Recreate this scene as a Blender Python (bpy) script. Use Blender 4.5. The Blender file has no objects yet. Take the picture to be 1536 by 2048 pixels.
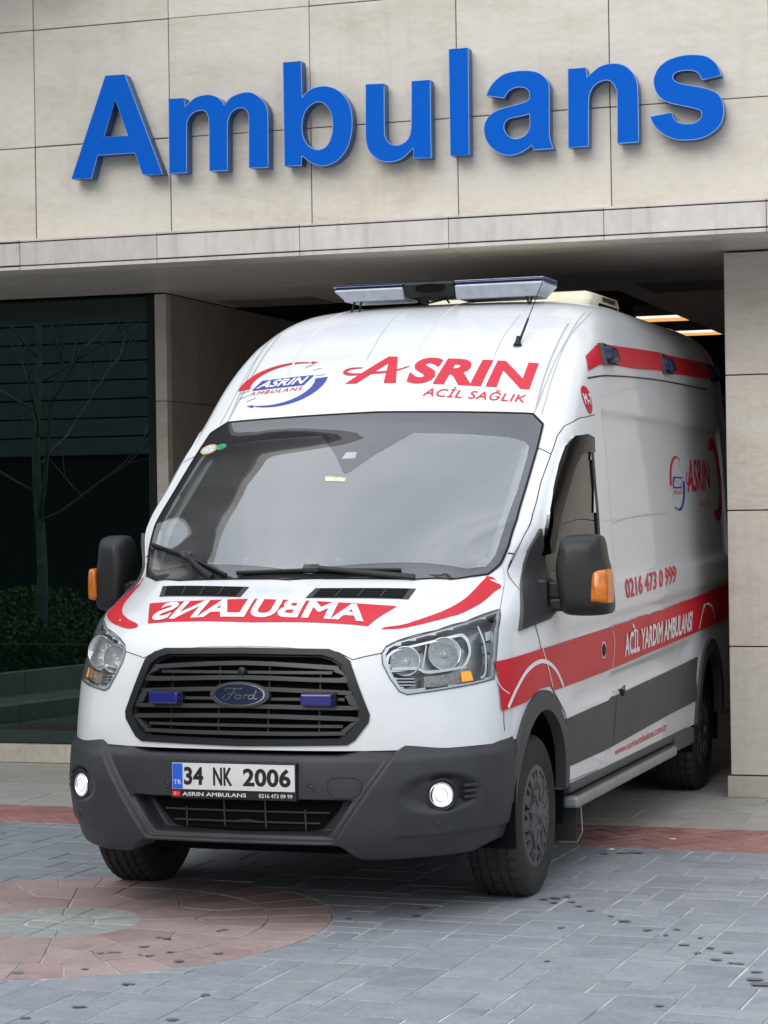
import bpy, bmesh, math, random
import numpy as np
from mathutils import Vector, Matrix, geometry
from mathutils.bvhtree import BVHTree
R_ = math.radians
S = bpy.context.scene
C = S.collection
random.seed(7)

# ------------------------------------------------------------------ camera
cam_d = bpy.data.cameras.new('camera'); cam = bpy.data.objects.new('camera', cam_d); C.objects.link(cam)
cam_d.sensor_fit = 'HORIZONTAL'; cam_d.sensor_width = 36.0; cam_d.lens = 4504.4/1536*36
cam_d.clip_start = 0.1; cam_d.clip_end = 2000
def cam_axes(yaw, pitch, roll):
    f = Vector((math.sin(yaw)*math.cos(pitch), math.cos(yaw)*math.cos(pitch), math.sin(pitch)))
    r = Vector((math.cos(yaw), -math.sin(yaw), 0)); u = r.cross(f)
    c, s = math.cos(roll), math.sin(roll)
    return c*r+s*u, -s*r+c*u, f
_r, _u, _f = cam_axes(-0.3111, -0.0016, -0.015)
cam.matrix_world = Matrix(((_r.x,_u.x,-_f.x,3.352),(_r.y,_u.y,-_f.y,-9.492),(_r.z,_u.z,-_f.z,1.679),(0,0,0,1)))
S.camera = cam

# ------------------------------------------------------------------ world, sun, exposure
SKY_Z = 16.8
SUN_EL, SUN_AZ = 34, 196         # degrees; azimuth measured from +Y clockwise (the sun stands behind the photographer)
w = bpy.data.worlds.new('World'); S.world = w; w.use_nodes = True
nt = w.node_tree; nt.nodes.clear()
out = nt.nodes.new('ShaderNodeOutputWorld'); bg = nt.nodes.new('ShaderNodeBackground')
sky = nt.nodes.new('ShaderNodeTexSky'); sky.sky_type = 'NISHITA'; sky.sun_disc = False
sky.sun_elevation = R_(SUN_EL); sky.sun_rotation = R_(SUN_AZ); sky.dust_density = 3
tc = nt.nodes.new('ShaderNodeTexCoord'); mp = nt.nodes.new('ShaderNodeMapping'); mp.inputs['Scale'].default_value = (1.6, 1.6, 4.0)
nz = nt.nodes.new('ShaderNodeTexNoise'); nz.inputs['Scale'].default_value = 1.7; nz.inputs['Detail'].default_value = 6; nz.inputs['Roughness'].default_value = .55
cr = nt.nodes.new('ShaderNodeValToRGB')
cr.color_ramp.elements[0].position = .30; cr.color_ramp.elements[0].color = (.70, .77, .86, 1)
cr.color_ramp.elements[1].position = .72; cr.color_ramp.elements[1].color = (1.10, 1.16, 1.23, 1)
mx = nt.nodes.new('ShaderNodeMixRGB'); mx.inputs[0].default_value = .9
nt.links.new(tc.outputs['Generated'], mp.inputs[0]); nt.links.new(mp.outputs[0], nz.inputs['Vector']); nt.links.new(nz.outputs['Fac'], cr.inputs[0])
# overcast luminance: the cloud deck is about three times as bright overhead as at the horizon
sx = nt.nodes.new('ShaderNodeSeparateXYZ'); nm = nt.nodes.new('ShaderNodeVectorMath'); nm.operation = 'NORMALIZE'; ov = nt.nodes.new('ShaderNodeMapRange')
ov.inputs[1].default_value = 0; ov.inputs[2].default_value = 1; ov.inputs[3].default_value = SKY_Z/3; ov.inputs[4].default_value = SKY_Z
vm = nt.nodes.new('ShaderNodeVectorMath'); vm.operation = 'SCALE'
nt.links.new(tc.outputs['Generated'], nm.inputs[0]); nt.links.new(nm.outputs[0], sx.inputs[0]); nt.links.new(sx.outputs['Z'], ov.inputs[0])
nt.links.new(cr.outputs[0], vm.inputs[0]); nt.links.new(ov.outputs[0], vm.inputs['Scale'])
nt.links.new(sky.outputs[0], mx.inputs[1]); nt.links.new(vm.outputs[0], mx.inputs[2]); nt.links.new(mx.outputs[0], bg.inputs[0])
bg.inputs[1].default_value = 0.1
nt.links.new(bg.outputs[0], out.inputs[0])
sun_d = bpy.data.lights.new('sun', 'SUN'); sun_d.energy = 1.5; sun_d.angle = R_(45); sun_d.color = (1.0, .965, .91)
sun = bpy.data.objects.new('sun', sun_d); C.objects.link(sun)
_sd = Vector((math.sin(R_(SUN_AZ))*math.cos(R_(SUN_EL)), math.cos(R_(SUN_AZ))*math.cos(R_(SUN_EL)), math.sin(R_(SUN_EL))))
sun.rotation_euler = _sd.to_track_quat('Z', 'Y').to_euler()
S.view_settings.view_transform = 'Standard'; S.view_settings.look = 'None'; S.view_settings.gamma = 1; S.view_settings.exposure = 0.17
S.view_settings.use_curve_mapping = False

# ------------------------------------------------------------------ materials
MATS = {}
def mat(name, col=(.5,.5,.5), rough=.5, metal=0, spec=.5, coat=0, emit=None, es=0, trans=0, ior=1.45, alpha=1, bump=0, bscale=60, var=0, vscale=8, vcol=None, coord='Object'):
    m = bpy.data.materials.new(name); m.use_nodes = True; MATS[name] = m
    t = m.node_tree; b = t.nodes['Principled BSDF']
    b.inputs['Base Color'].default_value = (*col, 1); b.inputs['Roughness'].default_value = rough; b.inputs['Metallic'].default_value = metal
    b.inputs['Specular IOR Level'].default_value = spec; b.inputs['Coat Weight'].default_value = coat; b.inputs['Coat Roughness'].default_value = .03
    b.inputs['Transmission Weight'].default_value = trans; b.inputs['IOR'].default_value = ior
    if emit: b.inputs['Emission Color'].default_value = (*emit, 1); b.inputs['Emission Strength'].default_value = es
    if bump or var:
        tcn = t.nodes.new('ShaderNodeTexCoord')
    if bump:
        n = t.nodes.new('ShaderNodeTexNoise'); n.inputs['Scale'].default_value = bscale; n.inputs['Detail'].default_value = 4
        bn = t.nodes.new('ShaderNodeBump'); bn.inputs['Strength'].default_value = bump; bn.inputs['Distance'].default_value = .002
        t.links.new(tcn.outputs[coord], n.inputs['Vector']); t.links.new(n.outputs['Fac'], bn.inputs['Height']); t.links.new(bn.outputs[0], b.inputs['Normal'])
    if var:
        n2 = t.nodes.new('ShaderNodeTexNoise'); n2.inputs['Scale'].default_value = vscale; n2.inputs['Detail'].default_value = 6; n2.inputs['Roughness'].default_value = .6
        r2 = t.nodes.new('ShaderNodeValToRGB'); r2.color_ramp.elements[0].position = .35; r2.color_ramp.elements[1].position = .68
        c2 = vcol or tuple(c*(1-var) for c in col)
        r2.color_ramp.elements[0].color = (*c2, 1); r2.color_ramp.elements[1].color = (*col, 1)
        t.links.new(tcn.outputs[coord], n2.inputs['Vector']); t.links.new(n2.outputs['Fac'], r2.inputs[0]); t.links.new(r2.outputs[0], b.inputs['Base Color'])
    return m

# ------------------------------------------------------------------ object helpers
def link(name, me, m=None, parent=None, smooth=False):
    o = bpy.data.objects.new(name, me); C.objects.link(o)
    if m is not None:
        for mm in (m if isinstance(m, (list, tuple)) else [m]): me.materials.append(mm)
    if parent is not None: o.parent = parent
    if smooth: me.shade_smooth()
    return o
def mesh_pd(name, vs, fs):
    me = bpy.data.meshes.new(name); me.from_pydata([tuple(v) for v in vs], [], fs); me.validate(); me.update(); return me
def obj_bm(name, bm, m=None, parent=None, smooth=False, recalc=True):
    if recalc: bmesh.ops.recalc_face_normals(bm, faces=bm.faces[:])
    me = bpy.data.meshes.new(name); bm.to_mesh(me); bm.free()
    return link(name, me, m, parent, smooth)
def thing(name, label, cat, loc=(0,0,0), rz=0, group=None):
    o = bpy.data.objects.new(name, None); C.objects.link(o); o.location = loc; o.rotation_euler = (0,0,rz); o.empty_display_size = .2
    o['label'] = label; o['category'] = cat
    if group: o['group'] = group
    return o
def structure(o): o['kind'] = 'structure'; return o
def box_bm(bm, lo, hi, bev=0):
    r = bmesh.ops.create_cube(bm, size=1)
    vs = r['verts']; lo = Vector(lo); hi = Vector(hi)
    for v in vs: v.co = Vector((lo[i]+(v.co[i]+.5)*(hi[i]-lo[i]) for i in range(3)))
    if bev:
        es = list({e for v in vs for e in v.link_edges}); bmesh.ops.bevel(bm, geom=es, offset=bev, segments=2, affect='EDGES', profile=.6)
def box(name, lo, hi, m, parent=None, bev=0):
    bm = bmesh.new(); box_bm(bm, lo, hi, bev); return obj_bm(name, bm, m, parent)
def tube_bm(bm, pts, rad, seg=8, closed=False):
    pts = [Vector(p) for p in pts]; n = len(pts); rads = rad if isinstance(rad, (list, tuple)) else [rad]*n
    rings = []; ref = None
    for i in range(n):
        if closed: t = (pts[(i+1)%n]-pts[i-1])
        else: t = pts[min(i+1,n-1)]-pts[max(i-1,0)]
        t.normalize()
        if ref is None: ref = t.orthogonal().normalized()
        ref = (ref-ref.dot(t)*t).normalized(); b = t.cross(ref)
        rings.append([bm.verts.new(pts[i]+rads[i]*(math.cos(2*math.pi*k/seg)*ref+math.sin(2*math.pi*k/seg)*b)) for k in range(seg)])
    for i in range(n if closed else n-1):
        a, c = rings[i], rings[(i+1)%n]
        for k in range(seg): bm.faces.new((a[k], a[(k+1)%seg], c[(k+1)%seg], c[k]))
    if not closed:
        bm.faces.new(rings[0][::-1]); bm.faces.new(rings[-1])
def lathe_bm(bm, prof, seg=32, M=None, cap=True):
    """prof: (radius, height) along local Z"""
    M = M or Matrix(); rings = []
    for r, h in prof:
        if r < 1e-6: rings.append([bm.verts.new(M @ Vector((0,0,h)))])
        else: rings.append([bm.verts.new(M @ Vector((r*math.cos(2*math.pi*k/seg), r*math.sin(2*math.pi*k/seg), h))) for k in range(seg)])
    for a, b in zip(rings, rings[1:]):
        if len(a) == 1 and len(b) == 1: continue
        for k in range(seg):
            k2 = (k+1) % seg
            if len(a) == 1: bm.faces.new((a[0], b[k2], b[k]))
            elif len(b) == 1: bm.faces.new((a[k], a[k2], b[0]))
            else: bm.faces.new((a[k], a[k2], b[k2], b[k]))
def prism_bm(bm, loops, d0, d1, to3):
    """loops: outer + holes, 2D; to3(u, v, depth) -> xyz"""
    tris, P = fill2d(loops)
    base = [[bm.verts.new(to3(p[0], p[1], d)) for p in P] for d in (d0, d1)]
    for t in tris:
        bm.faces.new([base[0][i] for i in t]); bm.faces.new([base[1][i] for i in reversed(t)])
    k = 0
    for L in loops:
        n = len(L)
        for i in range(n):
            a, b = k+i, k+(i+1) % n
            bm.faces.new((base[0][a], base[0][b], base[1][b], base[1][a]))
        k += n
def pip(p, loops):
    x, y = p; ins = False
    for L in loops:
        j = len(L)-1
        for i in range(len(L)):
            xi, yi = L[i]; xj, yj = L[j]
            if (yi > y) != (yj > y) and x < (xj-xi)*(y-yi)/(yj-yi)+xi: ins = not ins
            j = i
    return ins
def fill2d(loops, grid=0):
    P = []; E = []
    for L in loops:
        k = len(P); n = len(L); P += [Vector((float(a), float(b))) for a, b in L]; E += [(k+i, k+(i+1) % n) for i in range(n)]
    if grid:
        xs = [p.x for p in P]; ys = [p.y for p in P]
        x = min(xs)+grid*.5
        while x < max(xs):
            y = min(ys)+grid*.5
            while y < max(ys):
                if pip((x, y), loops) and min((Vector((x,y))-p).length for p in P) > grid*.4: P.append(Vector((x, y)))
                y += grid
            x += grid
    r = geometry.delaunay_2d_cdt(P, E, [], 0, 1e-7)
    vs, fs = r[0], r[2]
    tris = [tuple(f) for f in fs if pip(tuple(sum((vs[i] for i in f), Vector((0,0)))/len(f)), loops)]
    return tris, [tuple(v) for v in vs]
def smooth_loop(pts, n=6, closed=True):
    """pts: (u, v) or (u, v, 1) where 1 marks a corner; Catmull-Rom between corners"""
    N = len(pts); out = []
    def P(i): return Vector(pts[i % N][:2]) if closed else Vector(pts[max(0, min(N-1, i))][:2])
    def c(i): return (not closed and (i <= 0 or i >= N-1)) or len(pts[i % N]) > 2
    for i in range(N if closed else N-1):
        p1, p2 = P(i), P(i+1)
        if c(i) and c(i+1): out.append(tuple(p1)); continue
        p0 = 2*p1-p2 if c(i) else P(i-1); p3 = 2*p2-p1 if c(i+1) else P(i+2)
        if c(i): p0 = p1
        if c(i+1): p3 = p2
        for k in range(n):
            t = k/n
            q = .5*((2*p1)+(p2-p0)*t+(2*p0-5*p1+4*p2-p3)*t*t+(3*p1-p0-3*p2+p3)*t**3)
            out.append((q.x, q.y))
    if not closed: out.append(tuple(P(N-1)))
    return out
def resample(L, d):
    out = []
    n = len(L)
    for i in range(n):
        a, b = Vector(L[i]), Vector(L[(i+1) % n]); k = max(1, int(math.ceil((b-a).length/d)))
        for j in range(k): out.append(tuple(a.lerp(b, j/k)))
    return out

# ------------------------------------------------------------------ van body surface (van frame: x to its left side, y to the rear, z up)
LV = [  # z, outline from the centre of the nose to the flank
(.42, [(0,-.90),(.3,-.895),(.6,-.86),(.78,-.78),(.90,-.66),(.955,-.5),(.985,-.3),(1.0,.1),(1.015,.6)]),
(.70, [(0,-.965),(.3,-.955),(.55,-.905),(.76,-.79),(.90,-.63),(.965,-.48),(1.0,-.25),(1.02,.15),(1.03,.6)]),
(.93, [(0,-.945),(.3,-.935),(.55,-.885),(.75,-.765),(.885,-.61),(.955,-.46),(.995,-.22),(1.02,.15),(1.03,.6)]),
(1.10,[(0,-.915),(.3,-.90),(.55,-.835),(.75,-.70),(.87,-.54),(.945,-.38),(.985,-.15),(1.015,.2),(1.028,.6)]),
(1.20,[(0,-.80),(.3,-.79),(.554,-.735),(.74,-.61),(.86,-.46),(.935,-.31),(.975,-.08),(1.01,.24),(1.025,.6)]),
(1.30,[(0,-.585),(.15,-.575),(.57,-.475),(.74,-.36),(.85,-.22),(.915,-.09),(.955,.07),(.995,.32),(1.017,.62)]),
(1.365,[(0,-.41),(.15,-.40),(.582,-.32),(.72,-.22),(.82,-.105),(.885,.01),(.935,.14),(.98,.35),(1.01,.64)]),
(1.414,[(0,-.326),(.2,-.315),(.5,-.25),(.7,-.145),(.82,-.05),(.875,.03),(.925,.16),(.975,.36),(1.0,.66)]),
(1.60,[(0,-.03),(.25,-.02),(.5,.015),(.7,.07),(.84,.115),(.918,.16),(.968,.26),(.996,.44),(1.01,.72)]),
(1.80,[(0,.284),(.25,.29),(.5,.312),(.69,.345),(.82,.375),(.905,.41),(.956,.49),(.985,.64),(.998,.87)]),
(1.94,[(0,.506),(.25,.51),(.48,.523),(.67,.545),(.80,.565),(.898,.595),(.949,.665),(.977,.785),(.99,.98)]),
(2.115,[(0,.782),(.25,.785),(.46,.79),(.64,.795),(.77,.803),(.87,.825),(.926,.88),(.958,.975),(.974,1.15)]),
(2.30,[(0,1.0),(.24,1.003),(.45,1.008),(.63,1.018),(.76,1.032),(.855,1.055),(.912,1.11),(.943,1.215),(.958,1.45)]),
(2.45,[(0,1.2),(.23,1.205),(.43,1.212),(.61,1.226),(.74,1.243),(.83,1.268),(.888,1.33),(.92,1.45),(.936,1.7)]),
(2.60,[(0,1.46),(.21,1.465),(.41,1.476),(.585,1.493),(.70,1.513),(.785,1.545),(.84,1.625),(.872,1.76),(.889,2.05)]),
(2.70,[(0,1.72),(.18,1.725),(.37,1.737),(.53,1.757),(.635,1.785),(.715,1.825),(.765,1.91),(.795,2.05),(.81,2.35)]),
(2.75,[(0,1.95),(.16,1.957),(.32,1.975),(.45,2.005),(.54,2.045),(.61,2.105),(.665,2.2),(.7,2.34),(.73,2.6)]),
(2.775,[(0,2.2),(.13,2.21),(.26,2.225),(.36,2.255),(.43,2.3),(.49,2.37),(.53,2.48),(.56,2.63),(.585,2.9)]),
(2.785,[(0,2.5),(.05,2.503),(.1,2.51),(.14,2.53),(.17,2.56),(.195,2.6),(.215,2.66),(.23,2.75),(.24,2.9)])]
WSIDE = [(.42,1.02),(.7,1.032),(.93,1.034),(1.1,1.034),(1.2,1.032),(1.3,1.029),(1.365,1.026),(1.414,1.023),(1.6,1.015),(1.8,1.003),(1.94,.994),(2.115,.978),(2.3,.962),(2.45,.94),(2.6,.892),(2.7,.815),(2.75,.73),(2.775,.59),(2.785,.24)]
def pchip(xs, ys, x):
    xs = np.asarray(xs, float); ys = np.asarray(ys, float); h = np.diff(xs); d = np.diff(ys, axis=0)/h[:, None]
    m = np.zeros_like(ys); n = len(xs)
    for i in range(1, n-1):
        w1, w2 = 2*h[i]+h[i-1], h[i]+2*h[i-1]
        ok = d[i-1]*d[i] > 0
        with np.errstate(divide='ignore', invalid='ignore'):
            m[i] = np.where(ok, (w1+w2)/(w1/d[i-1]+w2/d[i]), 0)
    m[0] = d[0]; m[-1] = d[-1]
    i = int(min(max(np.searchsorted(xs, x)-1, 0), n-2)); t = (x-xs[i])/h[i]
    return (2*t**3-3*t**2+1)*ys[i]+(t**3-2*t**2+t)*h[i]*m[i]+(-2*t**3+3*t**2)*ys[i+1]+(t**3-t**2)*h[i]*m[i+1]
def sstep(a, b, x):
    t = min(1, max(0, (x-a)/(b-a))); return t*t*(3-2*t)
LVZ = [l[0] for l in LV]; LVP = np.array([[c for p in l[1] for c in p] for l in LV])
def outline(z, sub=5):
    p = pchip(LVZ, LVP, z).reshape(-1, 2); wz = float(pchip([a for a, b in WSIDE], [[b] for a, b in WSIDE], z)[0])
    return p, wz
def body_row(z, sub, ns):
    p, wz = outline(z); N = len(p); row = []
    for i in range(N-1):
        p1, p2 = p[i], p[i+1]; p0 = p[i-1] if i else np.array([-p[1][0], p[1][1]]); p3 = p[i+2] if i+2 < N else np.array([wz, p[-1][1]+.5])
        for k in range(sub):
            t = k/sub
            q = .5*((2*p1)+(p2-p0)*t+(2*p0-5*p1+4*p2-p3)*t*t+(3*p1-p0-3*p2+p3)*t**3); row.append((q[0], q[1]))
    y0 = p[-1][1]; x0 = p[-1][0]
    y1 = max(1.25, y0+.1)
    for t, y in [(0, y0+(y1-y0)*k/4) for k in range(4)]+[(0, y1+(4.85-y1)*(q-1.25)/3.6) for q in STATIONS]:
        t = (y-y0)/(4.85-y0); row.append((x0+(wz-x0)*sstep(0, .12, t)-.03*sstep(4.3, 4.85, y), y))
    row.append((wz-.09, 4.93)); row.append((wz*.5, 4.955)); row.append((0, 4.96))
    return row
STATIONS = [1.25,1.29,1.315,1.33,1.34,1.35,1.36,1.37,1.385]+[1.41+.0335*k for k in range(90)]+[4.44,4.455,4.465,4.475,4.485,4.495,4.51]+[4.55+.03*k for k in range(11)]
def side_press(y, z):
    """pressed features of the flank: outward offset"""
    d = 0.0
    # recessed cargo panel
    d -= .020*sstep(1.338, 1.366, y)*sstep(4.5, 4.47, y)*sstep(1.305, 1.34, z-.012*(y-1.3))*sstep(2.145, 2.115, z)
    # waist crease: the flank steps out below it, then a flute above the cladding
    zc = 1.13+.019*(y-1.27)
    if y > .1:
        k = sstep(.1, .5, y)
        d += k*(-.012*sstep(zc+.03, zc-.005, z)*sstep(zc-.10, zc-.06, z))
        zl = .885+.02*(y-1.4)
        d += -.022*k*sstep(.35, .75, y)*sstep(3.3, 3.0, y)*sstep(zl+.005, zl-.045, z)*sstep(zl-.122, zl-.088, z)
    # roof gutter step under the upper stripe
    zg = 2.335+.02*(y-1.7)
    d += .010*sstep(1.3, 1.6, y)*sstep(zg-.02, zg+.012, z)*sstep(2.56, 2.5, z)
    return d
def build_body():
    zs = list(np.arange(.42, 2.16, .018))+list(np.arange(2.17, 2.62, .02))+list(np.arange(2.63, 2.75, .0125))+[2.755, 2.765, 2.773, 2.779, 2.785]
    sub, ns = 8, 120
    vs = []; rows = []
    for z in zs:
        row = body_row(z, sub, ns); n = len(row); idx = []
        for k, (x, y) in enumerate(row):
            if x > .8 and y < 4.8: x = x+side_press(y, z)
            idx.append(len(vs)); vs.append((x, y, z))
        mir = []
        for k in range(n):
            if abs(row[k][0]) < 1e-6: mir.append(idx[k]); continue
            x, y, zz = vs[idx[k]]; mir.append(len(vs)); vs.append((-x, y, zz))
        rows.append((idx, mir))
    fs = []
    for (a, am), (b, bm_) in zip(rows, rows[1:]):
        for k in range(len(a)-1):
            fs.append((a[k], a[k+1], b[k+1], b[k])); fs.append((am[k+1], am[k], bm_[k], bm_[k+1]))
    a, am = rows[-1]
    for k in range(1, len(a)-2): fs.append((a[k], a[k+1], am[k+1], am[k]))
    fs.append((a[0], a[1], am[1]));
    return vs, fs
BV, BF = build_body()
BODY = BVHTree.FromPolygons([Vector(v) for v in BV], BF)
def vertex_normals(vs, fs):
    V = np.array(vs, float); Nn = np.zeros_like(V)
    F4 = np.array([f if len(f) == 4 else (*f, f[-1]) for f in fs]); n = np.cross(V[F4[:,2]]-V[F4[:,0]], V[F4[:,3]]-V[F4[:,1]] if False else V[F4[:,1]]-V[F4[:,3]])
    for k in range(4): np.add.at(Nn, F4[:,k], n)
    l = np.linalg.norm(Nn, axis=1); l[l == 0] = 1; return Nn/l[:,None]

# ------------------------------------------------------------------ bumper surface
BL = [
(.24,[(0,-.93),(.3,-.925),(.5,-.905),(.66,-.85),(.78,-.74),(.86,-.63),(.91,-.54),(.93,-.46)]),
(.30,[(0,-1.0),(.3,-.99),(.5,-.965),(.66,-.905),(.79,-.785),(.88,-.66),(.935,-.555),(.955,-.44)]),
(.38,[(0,-1.03),(.3,-1.02),(.5,-.99),(.67,-.925),(.81,-.80),(.905,-.665),(.958,-.55),(.98,-.43)]),
(.55,[(0,-1.04),(.3,-1.03),(.5,-1.0),(.68,-.93),(.825,-.80),(.925,-.66),(.98,-.54),(1.002,-.42)]),
(.66,[(0,-1.03),(.3,-1.02),(.5,-.99),(.68,-.915),(.822,-.785),(.922,-.645),(.98,-.53),(1.005,-.41)]),
(.74,[(0,-.99),(.3,-.98),(.5,-.945),(.67,-.865),(.805,-.745),(.91,-.61),(.97,-.50),(1.005,-.39)]),
(.82,[(0,-.95),(.3,-.94),(.52,-.90),(.68,-.82),(.79,-.725),(.89,-.60),(.955,-.48),(1.0,-.38)])]
BLZ = [l[0] for l in BL]; BLP = np.array([[c for p in l[1] for c in p] for l in BL])
def bump_off(x, z):
    """inward displacement (towards the rear) of the bumper skin"""
    ax = abs(x); d = 0.0
    if z > .30:                                   # the central shelf with the plate between the two lobes
        xe = .415+(z-.36)*(.62-.415)/.30
        inside = sstep(xe+.006, xe-.016, ax)*sstep(.343, .358, z)
        d += .035*inside
        d += .10*sstep(xe-.035, xe-.06, ax)*sstep(.365, .378, z)*sstep(.516, .506, z)
    d += max(0, z-.678)*.55*sstep(.46, .56, ax)   # lower mouth
    # fog lamp pod: hollow
    u = (ax-.80)/.135; v = (z-.535)/.085
    r = math.hypot(u, v)
    d += .040*sstep(1.0, .62, r)
    # lower spoiler split
    d += .012*sstep(.372, .36, z)*sstep(.62, .70, ax)
    return d
def build_bumper():
    zs = list(np.arange(.24, .8201, .008)); vs = []; rows = []
    for z in zs:
        p = pchip(BLZ, BLP, z).reshape(-1, 2); N = len(p); row = []
        for i in range(N-1):
            p1, p2 = p[i], p[i+1]; p0 = p[i-1] if i else np.array([-p[1][0], p[1][1]]); p3 = p[i+2] if i+2 < N else 2*p2-p1
            n = 22 if i < 2 else 16
            for k in range(n):
                t = k/n; row.append(.5*((2*p1)+(p2-p0)*t+(2*p0-5*p1+4*p2-p3)*t*t+(3*p1-p0-3*p2+p3)*t**3))
        row.append(p[-1])
        full = [(-x, y) for x, y in row[::-1]][:-1]+[(x, y) for x, y in row]
        # top edge: low in the middle, rising to the corners
        idx = []
        for x, y in full:
            ax = abs(x); top = .690+.040*sstep(.42, .64, ax)+.034*sstep(.60, 1.0, ax)
            bot = .335-.06*sstep(.42, .52, ax)+.035*sstep(.86, .93, ax)+.0
            t = (z-.24)/.58; zz = bot+(top-bot)*t if True else z
            # outline is taken at the true height
            pp = zz
            idx.append((x, y, zz, ax))
        rows.append(idx)
    # re-evaluate y at true height using interpolation along the same |x| share
    def yat(ax_share, z):
        p = pchip(BLZ, BLP, z).reshape(-1, 2); i = min(int(ax_share), len(p)-2); t = ax_share-i
        p1, p2 = p[i], p[i+1]; p0 = p[i-1] if i else np.array([-p[1][0], p[1][1]]); p3 = p[i+2] if i+2 < len(p) else 2*p2-p1
        return .5*((2*p1)+(p2-p0)*t+(2*p0-5*p1+4*p2-p3)*t*t+(3*p1-p0-3*p2+p3)*t**3)
    shares = []
    N = 8
    for i in range(N-1):
        n = 22 if i < 2 else 16
        shares += [i+k/n for k in range(n)]
    shares.append(N-1-1e-6)
    cols = [(-1, s) for s in shares[::-1]][:-1]+[(1, s) for s in shares]
    vs = []; R = []
    for r in rows:
        idx = []
        for (x, y, zz, ax), (sg, s) in zip(r, cols):
            q = yat(s, max(.24, min(.82, zz))); X = sg*q[0]; Y = q[1]
            d = bump_off(X, zz)
            # displace along the inward normal approximation (rearwards, towards the centre at the corners)
            t = sstep(.6, 1.0, abs(X)); Y += d*(1-.55*t); X -= sg*d*.8*t
            idx.append(len(vs)); vs.append((X, Y, zz))
        R.append(idx)
    fs = [(a[k], a[k+1], b[k+1], b[k]) for a, b in zip(R, R[1:]) for k in range(len(a)-1)]
    # return lips so the shell has depth
    def lip(row, dy, dz):
        new = []
        for i in row:
            x, y, z = vs[i]; new.append(len(vs)); vs.append((x*.94, y+dy, z+dz))
        return new
    top = lip(R[-1], .07, .003); fs += [(R[-1][k], R[-1][k+1], top[k+1], top[k]) for k in range(len(top)-1)]
    bot = lip(R[0], .16, .01); fs += [(bot[k], bot[k+1], R[0][k+1], R[0][k]) for k in range(len(bot)-1)]
    return vs, fs
UV_, UF_ = build_bumper()
BUMP = BVHTree.FromPolygons([Vector(v) for v in UV_], UF_)
VAN_ROT = 0.0196*-1
SMN = {id(BODY): (np.array(BV, float), BF, vertex_normals(BV, BF)), id(BUMP): (np.array(UV_, float), UF_, vertex_normals(UV_, UF_))}
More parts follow.
